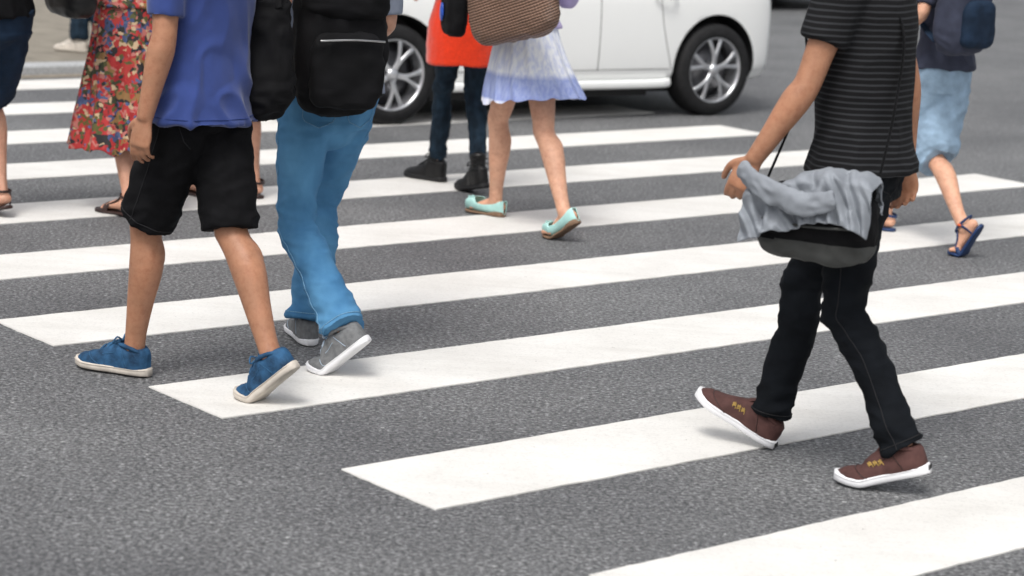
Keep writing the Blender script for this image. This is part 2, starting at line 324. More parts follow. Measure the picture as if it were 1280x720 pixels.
def tomesh(mb, name='m'):
    me = bpy.data.meshes.new(name); me.from_pydata([tuple(p) for p in mb.v], [], mb.f); me.update()
    bm = bmesh.new(); bm.from_mesh(me); bmesh.ops.recalc_face_normals(bm, faces=bm.faces); bm.to_mesh(me); bm.free()
    return me
def bake(me, mods):
    o = bpy.data.objects.new('tmp', me); COL.objects.link(o)
    for t, kw in mods:
        md = o.modifiers.new(t, t)
        for k, v in kw.items(): setattr(md, k, v)
    dg = bpy.context.evaluated_depsgraph_get(); dg.update()
    r_ = bpy.data.meshes.new_from_object(o.evaluated_get(dg))
    bpy.data.objects.remove(o); return r_
def fuse(mb, voxel=.006, it=5, fac=.5):
    return bake(tomesh(mb), [('REMESH', dict(mode='VOXEL', voxel_size=voxel)), ('SMOOTH', dict(factor=fac, iterations=it))])
def getco(me):
    a = np.empty(len(me.vertices) * 3, np.float32); me.vertices.foreach_get('co', a); return a.reshape(-1, 3)
def getno(me):
    a = np.empty(len(me.vertices) * 3, np.float32); me.vertices.foreach_get('normal', a); return a.reshape(-1, 3)
def setco(me, a): me.vertices.foreach_set('co', a.astype(np.float32).ravel()); me.update()
def wrinkle(me, fn):
    co, no = getco(me).copy(), getno(me)
    d = np.array([fn(V(p)) for p in co.tolist()], np.float32)
    setco(me, co + no * d[:, None]); return me
def ridge(x): return 1 - abs(x) * 2.2
class Root:
    def __init__(s, name, label, cat, loc=V((0, 0, 0)), rz=0.0, group=None):
        o = bpy.data.objects.new(name, None); COL.objects.link(o); o.location = loc; o.rotation_euler = (0, 0, rz)
        o.empty_display_size = .1
        o['label'] = label; o['category'] = cat
        if group: o['group'] = group
        s.o = o; s.M = Matrix.Translation(loc) @ Matrix.Rotation(rz, 4, 'Z'); s.I = s.M.inverted()
    def part(s, name, me, material, parent=None, smooth=True, label=None):
        if isinstance(me, MB): me = tomesh(me, name)
        me.transform(s.I); me.name = name
        o = bpy.data.objects.new(name, me); COL.objects.link(o); o.parent = parent or s.o
        me.materials.clear(); me.materials.append(material)
        if smooth: me.polygons.foreach_set('use_smooth', [True] * len(me.polygons)); me.update()
        if label: o['label'] = label
        return o
def structure(name, mb, material, smooth=False):
    me = mb if not isinstance(mb, MB) else tomesh(mb, name); me.name = name
    o = bpy.data.objects.new(name, me); COL.objects.link(o); me.materials.append(material); o['kind'] = 'structure'
    if smooth: me.polygons.foreach_set('use_smooth', [True] * len(me.polygons))
    return o

# ================================================================ THE SETTING
g = MB(); g.v = [(-300, -300, 0), (300, -300, 0), (300, 300, 0), (-300, 300, 0)]; g.f = [(0, 1, 2, 3)]
structure('road', g, M['asphalt'])
K_ = CH
per, wid, off, le, ri = .58585 * K_, .24187 * K_, 1.9005 * K_, 2.0117 * K_, 5.815 * K_
rnd = random.Random(3)
for k in range(-2, 10):
    n0 = off + k * per; n1 = n0 + wid; s0, s1 = le, ri
    if k >= 7: s1 = ri + .0
    pts = []; N_ = 150
    def edge(a, b_, nn, cnt):
        for i in range(cnt):
            t = i / cnt; p = a.lerp(b_, t); j = .0035 * noise.noise(V((p.x * 9, p.y * 9, k))) + rnd.uniform(-.0018, .0018)
            pts.append(p + nn * j)
    c = [SN(s0, n0), SN(s1, n0), SN(s1, n1), SN(s0, n1)]
    edge(c[0], c[1], -ND, N_); edge(c[1], c[2], SD, 10); edge(c[2], c[3], ND, N_); edge(c[3], c[0], -SD, 10)
    # thermoplastic paint: a low slab with its own edge
    mb = MB(); n_ = len(pts)
    mb.v = [(p.x, p.y, .0045) for p in pts] + [(p.x, p.y, .0005) for p in pts]
    mb.f = [tuple(range(n_))] + [(i, n_ + i, n_ + (i + 1) % n_, (i + 1) % n_) for i in range(n_)]
    structure('crosswalk_stripe', mb, M['paint'])
# pavement corner beyond the crossing with a low kerb
kn = 13.62
def kerbline(offs):
    P = [(s_, kn + offs) for s_ in np.linspace(-30, 8.9, 60)]
    rad = 4.5 - offs
    for a in np.linspace(0, math.pi / 2, 16)[1:]: P.append((8.9 + rad * math.sin(a), kn + 4.5 - rad * math.cos(a)))
    for n_ in np.linspace(kn + 5, kn + 60, 40): P.append((8.9 + rad, n_))
    return P
def sheet(A, B, z, name, material):
    mb = MB(); n_ = len(A)
    mb.v = [tuple(SN(a, b_, z)) for a, b_ in A] + [tuple(SN(a, b_, z)) for a, b_ in B]
    mb.f = [(i, i + 1, n_ + i + 1, n_ + i) for i in range(n_ - 1)]
    return structure(name, mb, material)
prof = [(-.0, .0), (-.0, .055), (.012, .068), (.15, .070), (.15, .0)]
lines = [(kerbline(a), z) for a, z in prof]
mb = MB(); mb.ring_loft([[SN(*lines[j][0][i], lines[j][1]) for j in range(len(prof))] for i in range(len(lines[0][0]))], closed=False, cap=False)
structure('kerb', mb, M['kerb'])
A = kerbline(-.16); Bk = kerbline(-.001); sheet(A, Bk, .003, 'gutter', M['gutter'])
A = kerbline(.151)
mb = MB(); mb.v = [tuple(SN(a, b_, .066)) for a, b_ in A] + [tuple(SN(-30, kn + 60, .066))]; mb.f = [tuple(range(len(mb.v)))]
pv = structure('pavement', mb, M['paving'])
n, N, L, b = nodes_of(M['paving'])   # paving slab joints
br = N.new('ShaderNodeTexBrick'); br.inputs['Scale'].default_value = 1.0; br.inputs['Mortar Size'].default_value = .006
br.inputs['Color1'].default_value = (.26, .235, .195, 1); br.inputs['Color2'].default_value = (.205, .185, .155, 1); br.inputs['Mortar'].default_value = (.07, .065, .055, 1)
br.inputs['Brick Width'].default_value = .6; br.inputs['Row Height'].default_value = .3
tc = N.new('ShaderNodeTexCoord'); mp = N.new('ShaderNodeMapping'); mp.inputs['Rotation'].default_value = (0, 0, -(math.pi / 2 - TH)); L.new(tc.outputs['Object'], mp.inputs[0]); L.new(mp.outputs[0], br.inputs['Vector'])
old = b.inputs['Base Color'].links[0].from_socket
mx = N.new('ShaderNodeMix'); mx.data_type = 'RGBA'; mx.inputs[0].default_value = .5; L.new(old, mx.inputs[6]); L.new(br.outputs[0], mx.inputs[7]); L.new(mx.outputs[2], b.inputs['Base Color'])

from mathutils.bvhtree import BVHTree
def seam(root, o_, items, material, rad=.0016, name='seam', reach=.30):
    """stitching laid on a garment: each item is (axis point, outward direction)"""
    me = o_.data
    if 'bvh' not in cache or cache.get('o') is not o_:
        cache['bvh'] = BVHTree.FromPolygons([v_.co.copy() for v_ in me.vertices], [tuple(p.vertices) for p in me.polygons]); cache['o'] = o_
    bv = cache['bvh']; out = []; R3 = root.I.to_3x3()
    for p, d_ in items:
        p2 = root.I @ p; d2 = (R3 @ d_).normalized(); h = bv.ray_cast(p2 + d2 * reach, -d2, reach + .2)
        if h[0] is None: continue
        if out and (h[0] - out[-1]).length > .05: continue
        out.append(h[0] + h[1] * rad * .5)
    if len(out) < 4: return
    mb = MB(); mb.tube([root.M @ p for p in out], [rad] * len(out), side=V((.3, .4, .86)), seg=6, k=1)
    root.part(name, mb, material, parent=o_)
cache = {}
# ================================================================ CAR
def loft_car(root, paint, glassm):
    """local: x = 0 rear .. Lc front, y left+, z up; returns nothing, parts under root (root frame = car frame)"""
    pass
def build_car(label, loc, rz, paint, group=None, cat='car'):
    rt_ = Root('parked_car' if group == 'p' else 'car', label, cat, loc, rz)
    X = lambda x, y, z: rt_.M @ V((x, y, z))
    WB, RO, FO = 2.56, .60, .80; Lc = WB + RO + FO; wr = .312; xr, xf = RO, RO + WB
    # stations: x, halfwidth, bottom z, belt z, roof z, roof halfwidth
    st = [(0.00, .60, .34, .80, .84, .50), (.05, .74, .25, .86, 1.02, .55), (.16, .80, .21, .91, 1.30, .56), (.45, .835, .20, .93, 1.45, .57), (1.0, .845, .19, .93, 1.51, .59),
          (1.9, .85, .19, .92, 1.52, .59), (2.5, .85, .19, .90, 1.42, .57), (2.95, .845, .19, .89, 1.12, .60), (3.2, .84, .20, .88, .96, .62), (3.55, .81, .21, .80, .85, .58), (3.82, .74, .23, .66, .73, .50), (3.93, .66, .28, .58, .62, .42), (Lc, .54, .36, .52, .54, .36)]
    rings = []
    def stat(i, j): return st[i][j]
    P = catmull([V((s_[0], s_[1], s_[2])) for s_ in st], 5); Q = catmull([V((s_[3], s_[4], s_[5])) for s_ in st], 5)
    for p, q in zip(P, Q):
        x, hw, zb = p; zt, zr, rw = q
        half = [(0, zb), (hw * .55, zb), (hw * .86, zb + .005), (hw * .945, zb + .04), (hw * .955, zb + .085), (hw * .985, zb + .10), (hw * .995, zb + .2), (hw, zb + .33), (hw * .995, (zb + .33) * .4 + zt * .6 - .015), (hw * .965, zt - .02), (hw * .93, zt),
                (rw + (hw * .93 - rw) * .55, zt + (zr - zt) * .5), (rw + .02, zt + (zr - zt) * .86), (rw * .82, zr - (zr - zt) * .02), (rw * .4, zr + .012), (0, zr + .016)]
        ring = [X(x, -y, z) for y, z in half] + [X(x, y, z) for y, z in half[::-1][1:-1]]
        rings.append(ring)
    mb = MB(); mb.ring_loft(rings)
    me = bake(tomesh(mb), [('SUBSURF', dict(levels=2, render_levels=2))])
    # wheel arches
    cut = MB()
    for cx in (xr, xf):
        for sgn in (-1, 1):
            cut.ring_loft([[X(cx + .365 * math.cos(t), sgn * y_, wr + .01 + .365 * math.sin(t)) for t in np.linspace(0, 2 * math.pi, 49)[:-1]] for y_ in (.58, .95)])
    co = bpy.data.objects.new('cut', tomesh(cut)); COL.objects.link(co)
    me = bake(me, [('BOOLEAN', dict(operation='DIFFERENCE', object=co, solver='EXACT')), ('BEVEL', dict(width=.006, segments=2, limit_method='ANGLE', angle_limit=R(50)))])
    bpy.data.objects.remove(co)
    body = rt_.part('body', me, paint)
    me = body.data; me.materials.append(M['trim'])
    # arch liners inside are dark plastic
    for pl in me.polygons:
        c = pl.center
        for cx in (xr, xf):
            if abs(c.y) < .80 and math.hypot(c.x - cx, c.z - wr - .01) < .3655 and abs(c.y) > .57: pl.material_index = 1
    # glasshouse panes, slightly proud of the shell
    def pane(name, pts, t=.004):
        mb = MB(); c = sum((V(p) for p in pts), V((0, 0, 0))) / len(pts)
        nn = (V(pts[1]) - V(pts[0])).cross(V(pts[2]) - V(pts[0])).normalized()
        mb.ring_loft([[rt_.M @ (V(p) + nn * t * s_) for p in pts] for s_ in (-1, 1)]); rt_.part(name, mb, M['glass'], smooth=False)
    for s_ in (-1, 1):
        y0, y1 = s_ * .815, s_ * .665
        pane('side_window', [(.55, y0 - s_ * .01, .97), (1.55, y0, .97), (1.55, y1, 1.38), (.75, y1 - s_ * .02, 1.36)])
        pane('side_window', [(1.62, y0, .97), (2.72, y0, .955), (2.35, y1 + s_ * .01, 1.36), (1.62, y1, 1.38)])
    pane('windscreen', [(3.12, -.62, 1.01), (3.12, .62, 1.01), (2.62, .54, 1.42), (2.62, -.54, 1.42)])
    pane('rear_window', [(.02, -.56, 1.0), (.02, .56, 1.0), (.20, .50, 1.36), (.20, -.50, 1.36)])
    for s_ in (-1, 1):
        mb = MB(); mb.ball(X(.07, s_ * .66, .86), (.06, .06, .10), (X(1, 0, 0) - X(0, 0, 0), X(0, 1, 0) - X(0, 0, 0), V((0, 0, 1)))); rt_.part('tail_light', mb, M['lamp_red'])
        mb = MB(); mb.ball(X(3.80, s_ * .60, .66), (.14, .09, .065), (X(1, 0, 0) - X(0, 0, 0), X(0, 1, 0) - X(0, 0, 0), V((0, 0, 1)))); rt_.part('headlight', mb, M['lamp_clear'])
        mb = MB(); mb.ball(X(2.72, s_ * .93, 1.0), (.06, .10, .07), (X(1, 0, 0) - X(0, 0, 0), X(0, 1, 0) - X(0, 0, 0), V((0, 0, 1)))); rt_.part('mirror', mb, paint)
        for hx in (.98, 2.0):
            mb = MB(); mb.tube([X(hx, s_ * .85, .80), X(hx + .06, s_ * .875, .80), X(hx + .12, s_ * .875, .80), X(hx + .18, s_ * .85, .80)], [.010] * 4); rt_.part('door_handle', mb, paint)
        # side skirt below the doors
        mb = MB(); mb.tube([X(xr + .40, s_ * .815, .235), X(1.2, s_ * .828, .228), X(2.6, s_ * .828, .228), X(xf - .40, s_ * .818, .235)], [(.030, .035)] * 4, side=V((0, 0, 1)), e=.6); rt_.part('side_skirt', mb, paint)
    # panel gaps
    cache.clear()
    for sg_ in (1, -1):
        ly = X(0, sg_, 0) - X(0, 0, 0)
        for xa in (.98, 1.60, 2.78):
            zs = np.linspace(.32, .93, 24)
            seam(rt_, body, [(X(xa + (.12 * math.sin((z - .32) * 3) if xa == .98 else 0), 0, z), ly) for z in zs], M['trim'], rad=.0022, name='panel_gap', reach=1.4)
        seam(rt_, body, [(X(x, 0, .325), ly) for x in np.linspace(.98 + .02, 2.78, 40)], M['trim'], rad=.002, name='panel_gap', reach=1.4)
        seam(rt_, body, [(X(x, 0, .62 + .02 * x / 3), ly) for x in np.linspace(.02, .24, 10)], M['trim'], rad=.002, name='panel_gap', reach=1.4)
    # dark underbody
    mb = MB(); mb.box(X(Lc / 2, 0, .20), (X(1, 0, 0) - X(0, 0, 0)) * 1.45, (X(0, 1, 0) - X(0, 0, 0)) * .56, V((0, 0, .06)))
    mb.box(X(Lc / 2, 0, .19), (X(1, 0, 0) - X(0, 0, 0)) * .86, (X(0, 1, 0) - X(0, 0, 0)) * .76, V((0, 0, .05))); rt_.part('underbody', mb, M['trim'], smooth=False)  # second box: underbody made wider and lower to deepen the shade beneath the car
    # wheels
    ax = X(1, 0, 0) - X(0, 0, 0); ay = X(0, 1, 0) - X(0, 0, 0); az = V((0, 0, 1))
    for wi, cx in enumerate((xr, xf)):
        for s_ in (-1, 1):
            c = X(cx, s_ * .745, wr); o_ = ay * s_     # outward
            def pt(rad, t, d): return c + (ax * math.cos(t) + az * math.sin(t)) * rad + o_ * d
            prof = [(.215, .085), (.222, .097), (.245, .102), (.285, .098), (.303, .085), (wr, .060), (wr, -.06), (.303, -.088), (.28, -.10), (.215, -.09)]
            mb = MB(); mb.ring_loft([[pt(r_, t, d) for r_, d in prof] for t in np.linspace(0, 2 * math.pi, 65)], closed=True, cap=False)
            ty = rt_.part('wheel', mb, M['tyre'])
            # rim barrel
            prof = [(.218, .086), (.224, .094), (.216, .096), (.208, .080), (.200, .02), (.205, -.085), (.215, -.088)]
            mb = MB(); mb.ring_loft([[pt(r_, t, d) for r_, d in prof] for t in np.linspace(0, 2 * math.pi, 65)], closed=True, cap=False)
            t0 = .3 + wi * .5
            for q in range(5):     # five double spokes, each a V
                for dv in (-.20, .20):
                    t_in = t0 + q * 2 * math.pi / 5 + dv * .35; t_out = t0 + q * 2 * math.pi / 5 + dv * 1.25
                    tv = -ax * math.sin(t_in) + az * math.cos(t_in)
                    mb.tube([pt(.035, t_in, .072), pt(.09, t_in, .078), pt(.15, t_in * .4 + t_out * .6, .078), pt(.213, t_out, .070)], [(.017, .012), (.014, .012), (.013, .011), (.017, .012)], side=tv, seg=10, k=3, e=.6)
            mb.tube([pt(0, 0, .02), pt(0, 0, .078)], [.048, .044], side=ax, seg=20, k=1)
            rt_.part('rim', mb, M['alloy'], parent=ty)
            mb = MB(); mb.tube([pt(0, 0, .0), pt(0, 0, .015)], [.145, .145], side=ax, seg=32, k=1, round_ends=False); mb.tube([pt(0, 0, -.04), pt(0, 0, -.03)], [.205, .205], side=ax, seg=32, k=1, round_ends=False)
            rt_.part('brake_disc', mb, M['disc'], parent=ty)
    return rt_
pL = W(488, 156); pR = W(885, 144)
d = (pR - pL); d.z = 0; d.normalize()             # towards the rear of the car
carfw = -d; rz = math.atan2(carfw.y, carfw.x)
lat = V((-carfw.y, carfw.x, 0))                   # car's left
# the side facing us: which sign of y?
near_sign = 1 if lat.y < 0 else -1
loc = pR - carfw * .60 - lat * (near_sign * .80)
car = build_car('white compact hatchback with silver alloy wheels passing behind the crossing', loc, rz, M['car_white'])
far = W(952, 9)
car2 = build_car('dark teal car far up the road beyond the white car', far + V((.2, .8, 0)) - carfw * 1.2, rz + R(4), M['car_dark'])

# ================================================================ PEOPLE
def ik(a, b_, l1, l2, bend):
    d_ = b_ - a; D = min(d_.length, l1 + l2 - .002); dn = d_.normalized()
    x = (l1 * l1 - l2 * l2 + D * D) / (2 * D); h = math.sqrt(max(l1 * l1 - x * x, 0))
    bp = bend - dn * bend.dot(dn); bp.normalize()
    return a + dn * x + bp * h
def sm(t): t = max(0, min(1, t)); return t * t * (3 - 2 * t)
class Foot:
    """origin: heel point on the ground; d: toe direction; mode flat / toe (heel lifted) / heel (toe lifted)"""
    def __init__(s, contact, d, mode='flat', phi=0, Ln=.285, at='heel', lift=0.0):
        s.d = d.normalized(); s.l = V((0, 0, 1)).cross(s.d); s.L = Ln; s.mode = mode; s.phi = R(phi)
        z0 = V((0, 0, .0045 + lift))
        s.o = contact + z0 if at == 'heel' else contact - s.d * Ln + z0
    def T(s, x, y, z):
        if s.mode == 'toe':
            xb = .70 * s.L; a = s.phi * sm((xb + .035 - x) / .07); dx = x - xb
            x, z = xb + dx * math.cos(a) + z * math.sin(a), -dx * math.sin(a) + z * math.cos(a)
        elif s.mode == 'heel':
            dx = x - .03; a = s.phi; x, z = .03 + dx * math.cos(a) - z * math.sin(a), max(0, 0) + dx * math.sin(a) + z * math.cos(a)
            z += .03 * math.sin(a)
        return s.o + s.d * x + s.l * y + V((0, 0, z))
    def ankle(s): return s.T(.058, 0, .085)
def prof1(xs, ys, t): return float(np.interp(t, xs, ys))
WT = ([0, .03, .08, .16, .3, .45, .6, .72, .84, .93, .98, 1.0], [.010, .021, .029, .034, .0345, .036, .043, .0475, .044, .033, .019, .006])
def smooth_w(t, k=1.0): return prof1(*WT, t) * k
def shoe(root, ft, name, up_m, sole_m, lace_m=None, kind='sneaker', sole_h=.026, wk=1.0, label=None, hs=1.0):
    Ln = ft.L; T = ft.T
    HT = {'sneaker': ([0, .04, .12, .25, .36, .46, .58, .7, .82, .92, 1], [.074, .088, .090, .086, .098, .096, .080, .063, .053, .046, .03]),
          'boot': ([0, .04, .12, .25, .36, .46, .58, .7, .82, .92, 1], [.10, .11, .12, .125, .125, .100, .080, .066, .058, .05, .035])}['boot' if kind == 'boot' else 'sneaker']
    ts = [.5 - .5 * math.cos(math.pi * i / 40) for i in range(41)]
    mb = MB(); rings = []
    for t in ts:
        w_ = max(smooth_w(t, wk), .003); h = prof1(*HT, t) * hs; zb = sole_h * .6; r_ = []
        cw = .004 * math.sin(math.pi * t)
        for j in range(28):
            a = 2 * math.pi * j / 28; c_, s_ = math.cos(a), math.sin(a)
            if s_ >= 0:
                q_ = sm((.46 - t) / .12)            # heel quarter: steep sides
                y = w_ * math.copysign(abs(c_) ** (.85 - .57 * q_), c_); z = zb + (h - zb) * s_ ** (.75 - .45 * q_)
                y *= (1 + .12 * q_) * (1 - .14 * q_ * s_)
            else: y = w_ * math.copysign(abs(c_) ** .6, c_); z = zb + .01 * s_
            r_.append(T(t * Ln, y + cw, z))
        rings.append(r_)
    mb.ring_loft(rings)
    # padded collar
    if kind == 'boot':
        mb.tube([T(.062, 0, .09), T(.060, 0, .13), T(.058, 0, .17)], [(.036, .046), (.036, .043), (.040, .046)], side=ft.l, seg=24)
        for z in (.10, .125, .15): mb.tube([T(.02, .036, z), T(.062, .042, z + .004), T(.10, .02, z + .004), T(.106, 0, z + .005), T(.10, -.02, z + .004), T(.062, -.042, z + .004), T(.02, -.036, z)], [.003] * 7, seg=8)
    else:
        cr_ = []
        for j in range(25):
            a = 2 * math.pi * j / 24; cr_.append(T(.062 + .052 * math.cos(a), .0335 * math.sin(a) * wk, (.088 + .012 * math.cos(a) * 1.0 - .006 * math.cos(2 * a)) * hs))
        mb.tube(cr_, [.0075] * 25, side=V((0, 0, 1)), seg=10, k=1, cap=False)
        # tongue
        mb.tube([T(.165, 0, .072 * hs), T(.14, 0, .086 * hs), T(.118, 0, .104 * hs)], [(.018, .005), (.02, .005), (.019, .004)], side=ft.l, seg=12)
    me = tomesh(mb)
    me = bake(me, [('SUBSURF', dict(levels=1, render_levels=1))])
    me = wrinkle(me, lambda p: .0016 * noise.noise(p * 55) + .0008 * noise.noise(p * 120))
    sh = root.part(name, me, up_m, label=label)
    # sole with a rounded edge
    mb = MB(); rings = []
    for t in ts:
        w_ = max(smooth_w(t, wk), .003) + .0045; r_ = []
        x = t * (Ln + .008) - .004; toe = .010 * sm((t - .8) / .2)
        for j in range(20):
            a = 2 * math.pi * j / 20; c_, s_ = math.cos(a), math.sin(a)
            r_.append(T(x, w_ * math.copysign(abs(c_) ** .45, c_) + .004 * math.sin(math.pi * t), sole_h * .5 + toe * .5 + (sole_h * .5) * math.copysign(abs(s_) ** .5, s_)))
        rings.append(r_)
    mb.ring_loft(rings); so = root.part('sole', mb, sole_m, parent=sh)
    # foxing line
    mb = MB()
    for sg in (-1, 1): mb.tube([T(t * (Ln + .008) - .004, sg * (smooth_w(t, wk) + .0048) + .004 * math.sin(math.pi * t), sole_h * .78 + .005 * sm((t - .8) / .2)) for t in np.linspace(.02, .98, 30)], [.0014] * 30, seg=6, k=1)
    root.part('welt', mb, up_m if kind != 'sneaker' else sole_m, parent=sh)
    if kind == 'sneaker':
        cache.clear(); sm_ = lace_m or M['dark_leather']
        seam(root, sh, [(T(Ln * (.80 - .10 * abs(u) ** 2), u * .030, .02), (ft.l * u * .8 + Z).normalized()) for u in np.linspace(-1.4, 1.4, 25)], sm_, rad=.0013)
        for sg in (1, -1):
            seam(root, sh, [(T(Ln * (.40 + .16 * q), 0, .050 - .012 * q), ft.l * sg + Z * .55) for q in np.linspace(0, 1, 12)], sm_, rad=.0013)
            seam(root, sh, [(T(Ln * (.30 - .08 * q), 0, .080 - .05 * q), ft.l * sg) for q in np.linspace(0, 1, 12)], sm_, rad=.0013)
    if lace_m:
        mb = MB()
        for i in range(5):
            t = .40 + .052 * i; h = prof1(*HT, t) * hs + .003; h2 = h - .010
            sk = .010 * (-1) ** i
            mb.tube([T(t * Ln - sk, -.023, h2 - .004), T(t * Ln, -.010, h), T(t * Ln, .010, h + .001), T(t * Ln + sk, .023, h2 - .004)], [.0032] * 4, seg=8)
        t = .38; h = prof1(*HT, t) * hs + .006
        for sg in (-1, 1): mb.tube([T(t * Ln, 0, h), T(t * Ln + .006, sg * .022, h + .016), T(t * Ln + .014, sg * .034, h - .004), T(t * Ln + .004, sg * .012, h)], [.0028] * 4, seg=8)
        root.part('lace', mb, lace_m, parent=sh)
    return sh
def bare_foot(mb, ft, k=1.0):
    T = ft.T; Ln = ft.L
    zo = .014
    xs = [.02, .05, .09, .13, .17, .205]; k_ = Ln / .285
    mb.tube([T(x * k_, 0, z + zo) for x, z in zip(xs, (.030, .036, .038, .033, .026, .017))],
            [(.027 * k, .024), (.031 * k, .034), (.032 * k, .036), (.036 * k, .028), (.042 * k, .020), (.044 * k, .013)], side=ft.l, seg=20)
    sgn = getattr(ft, 'inner', 1)      # +1: big toe on the -y side
    for i in range(5):
        y = (-.032 + .0165 * i) * sgn; Lx = (.270, .266, .258, .247, .234)[i]; r_ = (.0125, .009, .0085, .008, .0078)[i]
        mb.tube([T(.19 * k_, y * .92, zo + .014), T((Lx - .025) * k_, y, zo + .014), T((Lx - .008) * k_, y, zo + .009)], [r_, r_ * .95, r_], side=ft.l, seg=10)
def hand(mb, wrist, d_, pn, side_sign, k=1.0, curl=25):
    """d_: hand direction, pn: palm normal (direction fingers curl to), side_sign * (d_ x pn) = thumb side"""
    d_ = d_.normalized(); pn = (pn - d_ * pn.dot(d_)).normalized(); th = d_.cross(pn) * side_sign
    mb.tube([wrist - d_ * .02, wrist + d_ * .02 * k, wrist + d_ * .055 * k, wrist + d_ * .088 * k], [(.026 * k, .018 * k), (.030 * k, .017 * k), (.040 * k, .015 * k), (.039 * k, .012 * k)], side=th, seg=18)
    for i, (o_, L_, r_) in enumerate(((.029, .074, .0088), (.0100, .084, .0090), (-.0095, .077, .0086), (-.0285, .062, .0078))):
        p = wrist + d_ * (.082 * k) + th * o_ * k; a = R(curl * (.6 + .12 * i)); q = d_ * math.cos(R(6 * (0))) + th * (o_ * 1.6); q.normalize(); P = [p]; rr = [r_ * 1.05 * k]
        for j, fr_ in enumerate((.45, .30, .25)):
            a2 = a * (1 + j * 1.1); dd = q * math.cos(a2) + pn * math.sin(a2); P.append(P[-1] + dd * L_ * fr_ * k); rr.append(r_ * (1 - .08 * (j + 1)) * k)
        mb.tube(P, rr, side=th, seg=12, k=3)
    p = wrist + d_ * .018 * k + th * .024 * k
    P = [p, p + (d_ * .6 + th * .7 + pn * .3).normalized() * .036 * k, p + (d_ * .6 + th * .7 + pn * .3).normalized() * .036 * k + (d_ * .85 + th * .3 + pn * .45).normalized() * .032 * k]
    P.append(P[-1] + (d_ * .9 + th * .05 + pn * .5).normalized() * .026 * k)
    mb.tube(P, [.015 * k, .0125 * k, .0105 * k, .009 * k], side=pn, seg=12, k=3)
    return p
